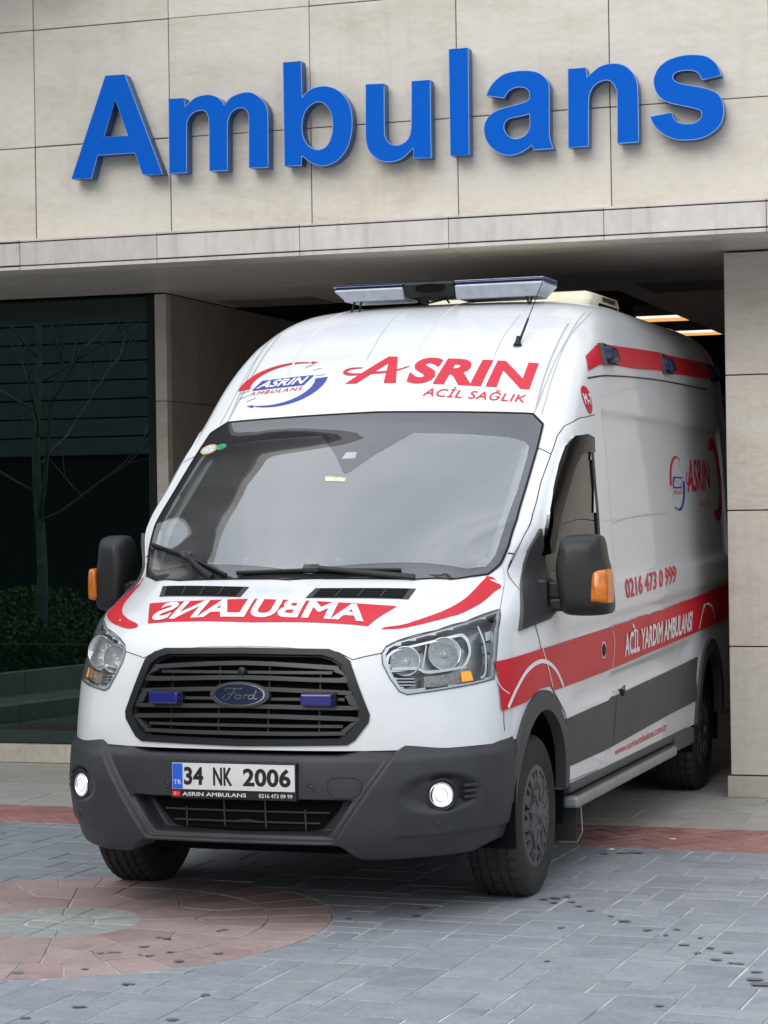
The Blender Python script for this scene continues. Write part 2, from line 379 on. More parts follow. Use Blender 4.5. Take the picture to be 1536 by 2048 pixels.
#--TRACE--
# measured outlines, in metres in the frame of the van
T = {'ws_out':[[-0.408,0.829,2.146],[0.027,0.813,2.139],[0.39,0.806,2.128],[0.775,0.795,2.108],[0.839,0.735,2.056],[0.852,0.578,1.941],[0.862,0.336,1.763],[0.869,0.144,1.615],[0.857,0.048,1.507],[0.837,-0.02,1.428],[0.803,-0.1,1.385],[0.682,-0.254,1.368],[0.545,-0.322,1.369],[0.051,-0.394,1.373]],
'ws_in':[[0.227,0.648,2.025],[0.495,0.64,2.014],[0.701,0.627,1.994],[0.786,0.607,1.972],[0.813,0.577,1.947],[0.821,0.511,1.898],[0.831,0.288,1.736],[0.827,0.09,1.58],[0.812,-0.012,1.464],[0.788,-0.077,1.416],[0.721,-0.137,1.409],[0.025,-0.326,1.414]],
'ws_sensor':[[-0.335,0.663,2.033],[-0.144,0.488,1.928],[-0.021,0.333,1.831],[0.017,0.355,1.845],[0.1,0.486,1.927],[0.227,0.648,2.025]],
'ws_left':[[-0.828,0.828,2.127],[-0.897,0.8,2.084],[-0.892,0.626,1.965],[-0.877,0.351,1.769],[-0.847,0.081,1.56],[-0.866,0.007,1.406],[-0.695,-0.202,1.384]],
'grille':[[0.156,-0.902,1.117],[0.361,-0.884,1.111],[0.41,-0.882,1.096],[0.452,-0.883,1.065],[0.538,-0.899,0.851],[0.534,-0.903,0.82],[0.482,-0.924,0.75],[0.452,-0.932,0.731],[0.173,-0.963,0.723]],
'bar1o':[[0.163,-0.922,1.063],[0.367,-0.905,1.05],[0.408,-0.901,1.038],[0.446,-0.903,0.995],[0.435,-0.908,0.98],[0.167,-0.936,0.991]],
'bar1i':[[0.164,-0.927,1.046],[0.361,-0.911,1.033],[0.387,-0.908,1.025],[0.413,-0.909,0.999],[0.166,-0.933,1.009]],
'bar2o':[[0.168,-0.94,0.959],[0.436,-0.913,0.949],[0.463,-0.909,0.937],[0.489,-0.909,0.89],[0.473,-0.915,0.871],[0.171,-0.95,0.876]],
'bar2i':[[0.169,-0.942,0.942],[0.413,-0.92,0.933],[0.437,-0.916,0.925],[0.455,-0.917,0.894],[0.445,-0.919,0.888],[0.17,-0.948,0.893]],
'bar3o':[[0.171,-0.953,0.85],[0.47,-0.919,0.844],[0.491,-0.916,0.824],[0.44,-0.932,0.778],[0.416,-0.936,0.77],[0.173,-0.961,0.766]],
'bar3i':[[0.172,-0.955,0.833],[0.451,-0.925,0.827],[0.463,-0.923,0.819],[0.424,-0.934,0.789],[0.408,-0.937,0.785],[0.173,-0.96,0.782]],
'bluel':[[-0.41,-0.919,0.941],[-0.278,-0.936,0.941],[-0.276,-0.941,0.898],[-0.408,-0.925,0.894]],
'bluer':[[0.268,-0.937,0.935],[0.393,-0.923,0.933],[0.394,-0.928,0.89],[0.274,-0.942,0.888]],
'badge':[[-0.129,-0.944,0.93],[0.126,-0.945,0.926],[-0.018,-0.939,0.977],[-0.015,-0.951,0.882]],
'hl':[[0.568,-0.831,1.09],[0.578,-0.812,1.116],[0.616,-0.774,1.138],[0.741,-0.642,1.174],[0.825,-0.506,1.203],[0.907,-0.276,1.245],[0.926,-0.376,1.168],[0.939,-0.492,0.969],[0.89,-0.594,0.956],[0.77,-0.745,0.939],[0.671,-0.823,0.928],[0.643,-0.838,0.941],[0.605,-0.847,0.996],[0.575,-0.843,1.051]],
'hl_main':[[0.598,-0.823,1.073],[0.609,-0.806,1.096],[0.648,-0.772,1.114],[0.808,-0.591,1.151],[0.839,-0.554,1.145],[0.859,-0.554,1.105],[0.861,-0.577,1.067],[0.843,-0.628,1.03],[0.764,-0.723,1.024],[0.725,-0.758,1.023],[0.698,-0.774,1.035],[0.609,-0.833,1.031]],
'hl_low':[[0.73,-0.762,0.999],[0.827,-0.66,1.008],[0.876,-0.588,1.012],[0.888,-0.589,0.972],[0.769,-0.743,0.955],[0.733,-0.773,0.957]],
'hl_amber':[[0.847,-0.631,1.01],[0.876,-0.588,1.012],[0.888,-0.589,0.972],[0.854,-0.641,0.969]],
'hl_div':[[0.721,-0.71,1.122],[0.72,-0.759,1.03]],
'ribbon':[[-0.596,-0.525,1.277],[0.067,-0.597,1.296],[0.549,-0.572,1.267],[0.487,-0.762,1.196],[-0.025,-0.78,1.212],[-0.501,-0.747,1.203]],
'ribtext':[[-0.501,-0.721,1.217],[-0.509,-0.543,1.281]],
'ribtext2':[[0.487,-0.75,1.203],[0.444,-0.589,1.272]],
'sw_r':[[0.802,-0.126,1.368],[0.863,-0.104,1.334],[0.854,-0.182,1.312],[0.834,-0.336,1.266],[0.785,-0.504,1.23],[0.693,-0.644,1.203],[0.612,-0.724,1.186],[0.551,-0.757,1.184],[0.553,-0.748,1.191],[0.635,-0.684,1.205],[0.728,-0.524,1.244],[0.778,-0.33,1.296]],
'sw_l':[None,None,None,None,[-0.76,-0.58,1.206],[-0.597,-0.738,1.182],[-0.559,-0.751,1.186],[-0.555,-0.734,1.2],[-0.633,-0.662,1.217],[-0.765,-0.467,1.252],None,None],
'vent_l':[[-0.613,-0.35,1.345],[-0.162,-0.45,1.344],[-0.158,-0.556,1.307],[-0.579,-0.46,1.304]],
'vent_r':[[0.15,-0.468,1.338],[0.574,-0.393,1.333],[0.573,-0.492,1.293],[0.144,-0.569,1.303]],
'hood':[[0.847,-0.015,1.419],[0.874,-0.075,1.337],[0.91,-0.285,1.239],[0.781,-0.581,1.189],[0.628,-0.774,1.129],[0.571,-0.829,1.091],[0.461,-0.882,1.06],[0.244,-0.907,1.098],[-0.003,-0.907,1.115]],
'hoodl':[[-0.558,-0.833,1.096],[-0.522,-0.851,1.089],[-0.477,-0.874,1.07]],
't_asrin':[[-0.231,0.995,2.294],[0.719,0.941,2.232],[0.712,1.118,2.369],[-0.116,1.184,2.438],[-0.26,1.196,2.444],[0.077,0.987,2.289],[0.184,1.156,2.417]],
't_acil':[[0.194,0.909,2.22],[0.716,0.866,2.169],[0.719,0.916,2.211],[0.2,0.954,2.259]],
't_swa':[[-0.189,1.046,2.334],[-0.265,1.058,2.343],[-0.273,1.075,2.356],[-0.252,1.089,2.367],[-0.205,1.094,2.371],[-0.074,1.058,2.346],[0.035,1.087,2.368]],
'lg_ell':[[-0.801,1.011,2.279],[-0.789,1.057,2.315],[-0.711,1.141,2.385],[-0.565,1.18,2.423],[-0.355,1.177,2.429],[-0.351,1.064,2.346],[-0.394,0.949,2.252],[-0.553,0.893,2.199],[-0.8,0.895,2.185],[-0.801,0.996,2.267],[-0.566,1.15,2.401]],
'lg_box':[[-0.71,1.006,2.285],[-0.438,1.009,2.301],[-0.43,1.072,2.351],[-0.711,1.073,2.336]],
'lg_amb':[[-0.712,0.982,2.266],[-0.448,0.991,2.286],[-0.446,1.01,2.302],[-0.71,0.998,2.279]],
'ticks':[[-0.495,1.118,2.382],[-0.45,1.151,2.408],[-0.441,1.091,2.364],[-0.387,1.111,2.381],[-0.419,1.057,2.339],[-0.351,1.063,2.345],[-0.8,1.0,2.27],[-0.737,1.006,2.282],[-0.761,0.95,2.235],[-0.708,0.968,2.255],[-0.701,0.92,2.215],[-0.652,0.944,2.238]],
'ribs':[[-0.551,1.879,2.725],[-0.569,1.49,2.6],[-0.569,1.19,2.429],[-0.562,1.076,2.348],[0.08,1.957,2.75],[0.085,1.421,2.58],[0.079,1.133,2.403],[0.082,0.994,2.295],[-0.179,1.704,2.694],[-0.173,1.282,2.501],[-0.176,1.149,2.413],[0.498,1.568,2.637],[0.484,1.315,2.512],[0.488,1.093,2.364]],
'roofseam_r':[[0.773,1.506,2.587],[0.772,1.232,2.44],[0.771,1.013,2.284],[0.78,0.824,2.13]],
'roofseam_r2':[[0.797,1.765,2.661],[0.808,1.388,2.523],[0.794,1.121,2.361],[0.784,0.889,2.183],[0.779,0.807,2.118]],
'roofseam_r3':[[0.809,1.868,2.673],[0.823,1.619,2.609],[0.811,1.3,2.474],[0.81,0.99,2.261],[0.816,0.795,2.104]],
'antenna':[[0.579,1.249,2.466],[0.576,1.27,2.48]],
'sticker':[[-0.093,0.325,1.826],[0.016,0.31,1.817],[0.019,0.281,1.798],[-0.079,0.288,1.802]],
'st1':[[-0.795,0.608,1.972],[-0.839,0.619,1.973],[-0.752,0.6,1.971],[-0.813,0.651,2.0],[-0.778,0.57,1.946]],
'st2':[[-0.734,0.615,1.983],[-0.76,0.619,1.983],[-0.706,0.61,1.982],[-0.747,0.645,2.003],[-0.721,0.584,1.962]],
'pseam_r':[[0.855,0.586,1.946],[0.917,0.575,1.914]],
'pseam_r2':[[0.86,0.033,1.476],[0.9,0.093,1.456],[0.919,0.134,1.404]],
'dooropen':[[0.974,1.187,2.113],[0.959,0.934,2.088],[0.928,0.784,2.047],[0.916,0.697,2.0],[0.918,0.557,1.9],[0.916,0.402,1.787],[0.924,0.215,1.645],[0.929,0.147,1.553]],
'doorwin':[[0.984,1.052,2.011],[0.98,0.948,2.013],[0.96,0.787,1.997],[0.946,0.66,1.942],[0.946,0.544,1.859],[0.95,0.396,1.746],[0.952,0.259,1.645],[0.946,0.185,1.552],[0.937,0.186,1.486]],
'doorwin2':[[0.951,0.199,1.574],[0.932,0.175,1.474],[0.929,0.172,1.458],[0.953,0.242,1.394],[1.013,0.957,1.546],[1.007,1.01,1.704]],
'mirrorbase':[[0.953,0.206,1.578],[0.926,0.165,1.459],[0.968,-0.217,1.151],[1.003,0.131,1.182],[1.008,0.251,1.218]],
'stripe_t':[[0.937,-0.453,1.037],[1.005,0.013,1.062],[1.022,1.269,1.093],[1.022,2.304,1.112],[1.022,3.259,1.141],[1.019,4.379,1.179]],
'stripe_b':[[0.939,-0.536,0.833],[0.998,-0.23,0.851],[1.009,-0.057,0.893],[1.018,0.116,0.894],[1.021,0.167,0.869],[1.025,0.334,0.873],[1.034,1.187,0.89],[1.034,2.234,0.916],[1.034,3.44,0.95],[1.034,4.281,0.968]],
'arc_l':[[0.971,-0.422,0.845],[0.983,-0.325,0.918],[0.994,-0.195,0.982],[1.006,-0.037,1.009],[1.015,0.089,0.992],[1.022,0.198,0.946],[1.024,0.291,0.877]],
'arc_line':[[1.005,0.014,1.066],[1.013,0.054,0.999],[1.019,0.128,0.886]],
'phone':[[1.032,1.567,1.209],[1.031,2.782,1.246],[1.019,2.833,1.343],[1.027,1.543,1.308]],
'text':[[1.034,1.467,0.931],[1.034,3.147,0.966],[1.022,3.205,1.107],[1.023,1.481,1.07]],
'web':[[1.022,1.304,0.458],[1.022,2.514,0.465],[1.024,2.53,0.507],[1.024,1.31,0.494]],
'lock':[[1.033,0.979,0.993],[1.034,1.091,0.99],[1.033,1.033,1.018],[1.034,1.036,0.961]],
'm7':[[0.947,1.058,2.201],[0.965,1.164,2.18],[0.944,1.125,2.251],[0.971,1.087,2.118]],
'ustripe':[[0.908,1.289,2.407],[0.918,1.471,2.472],[0.935,1.672,2.484],[0.938,2.214,2.5],[0.93,2.847,2.52],[0.927,3.397,2.524],[0.924,4.305,2.531],[0.954,4.238,2.431],[0.956,3.249,2.417],[0.957,2.766,2.414],[0.96,2.178,2.391],[0.957,1.571,2.381],[0.947,1.42,2.37],[0.935,1.227,2.329]],
'ulamp1':[[0.918,1.472,2.473],[0.931,1.599,2.482],[0.94,1.743,2.475],[0.949,1.72,2.435],[0.956,1.642,2.393],[0.957,1.559,2.376],[0.948,1.427,2.371]],
'ulamp2':[[0.93,2.871,2.519],[0.926,3.014,2.527],[0.929,3.247,2.521],[0.953,3.097,2.435],[0.956,2.941,2.415],[0.956,2.833,2.415]],
'gutter':[[0.941,1.189,2.293],[0.955,1.405,2.314],[0.96,1.6,2.325],[0.964,2.161,2.345],[0.961,2.941,2.362],[0.955,4.162,2.372]],
'sidelogo':[[0.99,2.921,1.779],[0.99,2.991,1.791],[0.986,2.939,1.848],[0.981,3.073,1.928],[0.979,3.187,1.948],[0.98,3.305,1.937],[0.989,3.314,1.802],[0.989,3.28,1.796],[0.994,3.285,1.728],[0.997,3.202,1.673],[0.999,3.038,1.638],[0.998,2.917,1.651]],
's_box':[[0.987,3.015,1.835],[0.987,3.249,1.835],[0.991,3.249,1.776],[0.991,3.013,1.77]],
's_amb':[[0.992,3.016,1.758],[0.991,3.244,1.762],[0.993,3.237,1.744],[0.993,3.014,1.74]],
's_asrin':[[0.993,3.366,1.738],[0.991,4.067,1.761],[0.98,4.071,1.937],[0.98,3.454,1.94]],
's_acil':[[0.997,3.691,1.665],[0.997,4.046,1.667],[0.995,4.06,1.703],[0.995,3.706,1.703]],
's_moon':[[0.975,4.123,2.003],[0.967,4.256,2.081],[0.968,4.423,2.029],[0.988,4.481,1.829],[0.993,4.442,1.663],[1.002,4.24,1.575],[0.999,4.119,1.631],[0.997,4.328,1.663],[0.983,4.383,1.862],[0.976,4.292,1.993]],
'cladding':[[1.025,0.327,0.725],[1.025,1.143,0.737],[1.022,1.301,0.745],[1.019,2.75,0.777],[1.033,3.38,0.802],[1.032,3.3,0.697],[1.026,3.164,0.549],[1.026,2.607,0.54],[1.024,1.13,0.506],[1.016,0.382,0.507]],
'sill_low':[None,None,[1.02,3.036,0.422]],
'seam_door':[[1.022,1.269,1.093],[1.034,1.247,0.971],[1.034,1.194,0.89],[1.011,1.284,0.763],[1.032,1.276,0.713],[1.025,1.237,0.529],[1.024,1.148,0.504],None],
'hinge':[[1.011,1.408,0.775],[1.027,1.414,0.74]],
'bump_edge_r':[[0.173,-0.963,0.685],[0.44,-0.934,0.688],[0.493,-0.922,0.7],[0.553,-0.904,0.727],[0.82,-0.73,0.741],[0.991,-0.321,0.761]],
'fog_r':[[0.797,-0.788,0.522],[0.764,-0.825,0.526],[0.83,-0.749,0.518],[0.798,-0.788,0.566],[0.799,-0.794,0.476]],
'fogpod_r':[[0.675,-0.931,0.479],[0.71,-0.885,0.563],[0.785,-0.811,0.596],[0.912,-0.675,0.602],[0.885,-0.715,0.476],[0.789,-0.831,0.453],[0.687,-0.921,0.45]],
'sens':[[0.315,-0.994,0.566],[0.8,-0.815,0.408]],
'sensl':[[-0.349,-0.99,0.57],[-0.811,-0.804,0.415]],
'shelf_l':[[-0.618,-0.906,0.687],[-0.559,-0.936,0.66],[-0.403,-0.914,0.398],[-0.325,-0.907,0.379]],
'shelf_r':[[0.511,-0.952,0.659],[0.319,-0.894,0.381],[0.284,-0.939,0.374]],
'mouth':[[0.185,-1.001,0.501],[0.412,-0.982,0.505],[0.307,-0.886,0.391],[0.161,-0.945,0.374]],
'bumplow':[None,[0.466,-0.977,0.311],[0.648,-0.91,0.303],[0.842,-0.69,0.285],[0.919,-0.586,0.325],[0.952,-0.525,0.361],[0.986,-0.478,0.461]],
'plate':[[-0.282,-0.988,0.648],[0.255,-0.99,0.647],[0.257,-0.998,0.544],[-0.28,-0.996,0.543],[-0.283,-0.996,0.524],[0.257,-0.998,0.52]]}
O2 = {'wip_r':[[-0.258,-0.341,1.39],[0.08,-0.349,1.4],[0.476,-0.289,1.396]],
'wip_r2':[[0.45,-0.297,1.395],[0.544,-0.319,1.371]],
'wip_l':[[-0.827,0.038,1.517],[-0.568,-0.157,1.461],[-0.306,-0.348,1.381]],
'wip_l2':[[-0.514,-0.243,1.415],[-0.378,-0.342,1.377]],
'paper':[[-0.701,-0.025,1.516],[-0.45,-0.181,1.472],[-0.286,-0.212,1.472],[-0.367,-0.263,1.429],[-0.665,-0.144,1.431]]}
# ------------------------------------------------------------------ van materials
def glass(name, tint=(.8,.88,.85), ior=1.7, rough=0.0, base=None, gl=(1,1,1), dust_haze=0):
    """thin pane: fresnel mix of a tinted see-through and a mirror"""
    m = bpy.data.materials.new(name); m.use_nodes = True; t = m.node_tree; t.nodes.clear(); MATS[name] = m
    o = t.nodes.new('ShaderNodeOutputMaterial'); mixn = t.nodes.new('ShaderNodeMixShader'); fr = t.nodes.new('ShaderNodeFresnel'); fr.inputs[0].default_value = ior
    if base is None: a = t.nodes.new('ShaderNodeBsdfTransparent'); a.inputs[0].default_value = (*tint, 1)
    else: a = t.nodes.new('ShaderNodeBsdfDiffuse'); a.inputs[0].default_value = (*base, 1)
    g = t.nodes.new('ShaderNodeBsdfGlossy'); g.inputs['Roughness'].default_value = rough; g.inputs[0].default_value = (*gl, 1)
    t.links.new(fr.outputs[0], mixn.inputs[0]); t.links.new(a.outputs[0], mixn.inputs[1]); t.links.new(g.outputs[0], mixn.inputs[2])
    if dust_haze:  # pale layer: dust, and haze painted in to brighten the pane
        dm = t.nodes.new('ShaderNodeMixShader'); dd = t.nodes.new('ShaderNodeBsdfDiffuse'); dd.inputs[0].default_value = (.6,.61,.62,1); dn = t.nodes.new('ShaderNodeTexNoise'); dn.inputs['Scale'].default_value = 3; dn.inputs['Detail'].default_value = 8
        dr = t.nodes.new('ShaderNodeMapRange'); dr.inputs[1].default_value = .3; dr.inputs[2].default_value = .7; dr.inputs[3].default_value = dust_haze*.5; dr.inputs[4].default_value = dust_haze*1.4
        t.links.new(dn.outputs['Fac'], dr.inputs[0]); t.links.new(dr.outputs[0], dm.inputs[0]); t.links.new(mixn.outputs[0], dm.inputs[1]); t.links.new(dd.outputs[0], dm.inputs[2]); t.links.new(dm.outputs[0], o.inputs[0])
    else: t.links.new(mixn.outputs[0], o.inputs[0])
    return m
def paint(name, col, dirt=(.60,.585,.55)):
    m = mat(name, col, rough=.34, coat=.7, spec=.45); t = m.node_tree; b = t.nodes['Principled BSDF']
    tcn = t.nodes.new('ShaderNodeTexCoord'); n = t.nodes.new('ShaderNodeTexNoise'); n.inputs['Scale'].default_value = 3.2; n.inputs['Detail'].default_value = 9; n.inputs['Roughness'].default_value = .72
    r = t.nodes.new('ShaderNodeValToRGB'); r.color_ramp.elements[0].position = .50; r.color_ramp.elements[1].position = .74
    sep = t.nodes.new('ShaderNodeSeparateXYZ'); mr = t.nodes.new('ShaderNodeMapRange'); mr.inputs[1].default_value = 1.3; mr.inputs[2].default_value = .35; mr.inputs[3].default_value = .10; mr.inputs[4].default_value = .55
    mul = t.nodes.new('ShaderNodeMath'); mul.operation = 'MULTIPLY'; mixc = t.nodes.new('ShaderNodeMixRGB'); mixc.inputs[1].default_value = (*col, 1); mixc.inputs[2].default_value = (*dirt, 1)
    t.links.new(tcn.outputs['Object'], n.inputs['Vector']); t.links.new(n.outputs['Fac'], r.inputs[0]); t.links.new(tcn.outputs['Object'], sep.inputs[0]); t.links.new(sep.outputs['Z'], mr.inputs[0])
    t.links.new(r.outputs[0], mul.inputs[0]); t.links.new(mr.outputs[0], mul.inputs[1]); t.links.new(mul.outputs[0], mixc.inputs[0]); t.links.new(mixc.outputs[0], b.inputs['Base Color'])
    n3 = t.nodes.new('ShaderNodeTexNoise'); n3.inputs['Scale'].default_value = 2.1; n3.inputs['Detail'].default_value = 1
    bn = t.nodes.new('ShaderNodeBump'); bn.inputs['Strength'].default_value = .25; bn.inputs['Distance'].default_value = .004
    t.links.new(tcn.outputs['Object'], n3.inputs['Vector']); t.links.new(n3.outputs['Fac'], bn.inputs['Height']); t.links.new(bn.outputs[0], b.inputs['Normal'])
    return m
WHITE = paint('white_paint', (.74,.75,.765))
RED = mat('red_vinyl', (.62,.012,.028), rough=.38, spec=.4, var=.12, vscale=5); REDT = mat('red_lettering', (.60,.012,.035), rough=.4)
BLUEV = mat('blue_vinyl', (.035,.06,.30), rough=.4); WHV = mat('white_vinyl', (.80,.80,.80), rough=.4)
GREYV = mat('grey_vinyl', (.10,.10,.11), rough=.5)
PLAST = mat('bumper_plastic', (.036,.038,.042), rough=.46, spec=.45, bump=.12, bscale=900, var=.28, vscale=7)
CLAD = mat('cladding_plastic', (.072,.072,.074), rough=.52, spec=.4, bump=.1, bscale=700, var=.22, vscale=4)
BLACK = mat('black_plastic', (.014,.014,.015), rough=.45, spec=.4); GRILLE = mat('grille_plastic', (.042,.042,.044), rough=.34, spec=.55)
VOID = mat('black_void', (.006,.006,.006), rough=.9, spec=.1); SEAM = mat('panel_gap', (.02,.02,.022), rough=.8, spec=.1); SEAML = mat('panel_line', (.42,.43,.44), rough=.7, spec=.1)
RUB = mat('tyre_rubber', (.020,.020,.021), rough=.72, spec=.35, var=.3, vscale=14, vcol=(.034,.032,.030)); CAP = mat('hubcap_plastic', (.105,.105,.108), rough=.45, metal=.25, var=.35, vscale=18)
CHROME = mat('chrome', (.75,.76,.78), rough=.12, metal=1); SILV = mat('reflector_silver', (.70,.71,.73), rough=.2, metal=.55); ALU = mat('aluminium_step', (.33,.335,.34), rough=.45, metal=.5, var=.2, vscale=9)
FRIT = glass('glass_frit', ior=1.95, base=(.030,.029,.035)); SCREEN = glass('windscreen_glass', (.80,.88,.86), 3.0, dust_haze=.07); SIDEG = glass('door_glass', (.16,.18,.17), 1.6); LENS = glass('lamp_lens', (.93,.95,.95), 1.32); SMOKE = glass('smoked_acrylic', (.025,.025,.025), 1.3)
AMBER = mat('amber_lens', (.75,.20,.008), rough=.15, spec=.6, coat=.5, var=.35, vscale=28); AMBON = mat('amber_lit', (.9,.35,.02), rough=.3, emit=(1,.42,.05), es=.55, bump=.8, bscale=120)
FOGON = mat('fog_lit', (.35,.35,.36), rough=.15, emit=(1,.99,.96), es=.80, bump=.6, bscale=45); FOGHOT = mat('fog_filament', (.9,.9,.9), rough=.3, emit=(1,1,1), es=1.3); BLUEL = mat('blue_lens', (.018,.02,.16), rough=.16, spec=.6, coat=.6); DKBLUE = mat('dark_blue_cover', (.010,.016,.055), rough=.22, spec=.4)
CREAM = mat('cream_plastic', (.80,.75,.56), rough=.45, var=.12, vscale=6); LBAR = mat('lightbar_lens', (.40,.43,.49), rough=.15, spec=.5, coat=.6, var=.2, vscale=16, vcol=(.31,.335,.39)); LBB = mat('lightbar_blue', (.03,.05,.24), rough=.2, coat=.6)
TRIMIN = mat('cab_trim', (.62,.70,.63), rough=.7); DASH = mat('dashboard', (.10,.105,.11), rough=.65); SEAT = mat('seat_fabric', (.03,.03,.034), rough=.9); PAPER = mat('paper', (.92,.93,.93), rough=.6); HEADL = mat('headliner', (.28,.28,.27), rough=.9)
PLATEW = mat('plate_white', (.70,.70,.68), rough=.35, var=.1, vscale=12); PLATEB = mat('plate_black', (.012,.012,.013), rough=.4); PLBLUE = mat('plate_blue', (.02,.11,.62), rough=.35); BADGE = mat('badge_blue', (.006,.014,.05), rough=.2, coat=.7)

# ------------------------------------------------------------------ views and surface projection
def view(d, u):
    d = Vector(d).normalized(); u = Vector(u).normalized(); v = u.cross(d) if u.cross(d).z > 0 or abs(u.cross(d).z) < 1e-6 and u.cross(d).y > 0 else d.cross(u)
    return d, u, v.normalized()
VF = view((0,1,0), (1,0,0)); VL = view((-1,0,0), (0,1,0)); VH = view((-.62,.785,0), (.785,.62,0)); VT = view((0,.5,-.866), (1,0,0)); VW = view((0,.53,-.85), (1,0,0))
VG = view((-.62,.62,-.48), (.707,.707,0))
VR = view((1,0,0), (0,-1,0))
def to2(p, V): p = Vector(p); return (p.dot(V[1]), p.dot(V[2]))
def smooth_n(bvh, p, i, flat):
    V, F, Nn = SMN[id(bvh)]; ids = list(F[i]); d = np.linalg.norm(V[ids]-np.array(p), axis=1)+1e-5; n = Nn[ids]
    f = np.array(flat); n = n*np.sign(n @ f)[:,None]; ok = (n @ f) > .8
    if not ok.any(): return flat
    w = (1/d**1.5)*ok; q = Vector((n*w[:,None]).sum(0)); return q.normalized() if q.length > 1e-6 else flat
def cast(p, V, bvh):
    o = Vector(p); o = o-V[0]*o.dot(V[0])-V[0]*6
    h = bvh.ray_cast(o, V[0])
    if h[0] is None: h = bvh.find_nearest(Vector(p))
    n = smooth_n(bvh, h[0], h[2], h[1])
    return h[0], (n if n.dot(V[0]) < 0 else -n)
def from2(q, V): return V[1]*q[0]+V[2]*q[1]
def sym(pts):
    """right half (3D points ordered from the centre outwards) -> closed symmetric loop"""
    return [Vector(p) for p in pts]+[Vector((-p[0], p[1], p[2])) for p in reversed(pts) if abs(p[0]) > 1e-4]
def patch(name, loops, V, m, parent, off=.002, grid=.04, thick=0, bvh=BODY, res=.03, smooth=True, offs=None):
    L2 = [resample([to2(p, V) for p in L], res) for L in loops]
    tris, P = fill2d(L2, grid)
    bm = bmesh.new(); vs = []; ns = []
    for q in P:
        h, n = cast(from2(q, V), V, bvh); vs.append(bm.verts.new(h+n*off)); ns.append(n)
    bm.verts.index_update()
    for t in tris:
        try:
            f = bm.faces.new([vs[i] for i in t]); f.smooth = smooth
        except ValueError: pass
    bmesh.ops.delete(bm, geom=[v for v in bm.verts if not v.link_faces], context='VERTS')
    for f in bm.faces:
        f.normal_update()
        if f.normal.dot(V[0]) > 0: f.normal_flip()
    if thick:
        nm = {v: n for v, n in zip(vs, ns) if v.is_valid}
        be = [e for e in bm.edges if e.is_boundary]
        nv = {}
        for e in be:
            a, b = e.verts
            for v in (a, b):
                if v not in nv: nv[v] = (bm.verts.new(v.co), bm.verts.new(v.co-nm[v]*thick))
        for e in be:
            a, b = e.verts
            bm.faces.new((nv[a][0], nv[b][0], nv[b][1], nv[a][1]))
    top = {tuple(round(c, 6) for c in v.co): n for v, n in zip(vs, ns) if v.is_valid}
    me = bpy.data.meshes.new(name); bm.to_mesh(me); bm.free()
    if smooth:
        cn = [(0,0,0)]*len(me.loops)
        for p in me.polygons:
            if not p.use_smooth: continue
            for li in p.loop_indices:
                n = top.get(tuple(round(c, 6) for c in me.vertices[me.loops[li].vertex_index].co))
                if n is not None: cn[li] = tuple(n)
        me.normals_split_custom_set(cn)
    return link(name, me, m, parent)
def ribbon(name, pts, V, wid, m, parent, off=.0012, bvh=BODY, n=5, closed=False, wmul=None, smooth_pts=True):
    q = [to2(p, V) for p in pts]
    L = smooth_loop(q, n, closed) if smooth_pts else resample(q, .03)[:-1] if not closed else resample(q, .03)
    if not smooth_pts and not closed:
        L = []
        for a, b in zip(q, q[1:]):
            k = max(1, int(math.hypot(b[0]-a[0], b[1]-a[1])/.03)); L += [(a[0]+(b[0]-a[0])*j/k, a[1]+(b[1]-a[1])*j/k) for j in range(k)]
        L.append(q[-1])
    H = [cast(from2(p, V), V, bvh) for p in L]; N = len(H); vs = []; fs = []
    for i, (h, nn) in enumerate(H):
        t = (H[(i+1) % N][0]-H[i-1][0]) if closed else H[min(i+1, N-1)][0]-H[max(i-1, 0)][0]
        s = nn.cross(t).normalized(); ww = wid*.5*(wmul(i/(N-1)) if wmul else 1)
        vs += [h+s*ww+nn*off, h-s*ww+nn*off]
    for i in range(N if closed else N-1):
        j = (i+1) % N; fs.append((2*i, 2*i+1, 2*j+1, 2*j))
    return link(name, mesh_pd(name, vs, fs), m, parent, True)
FONT = None
if 0: pass

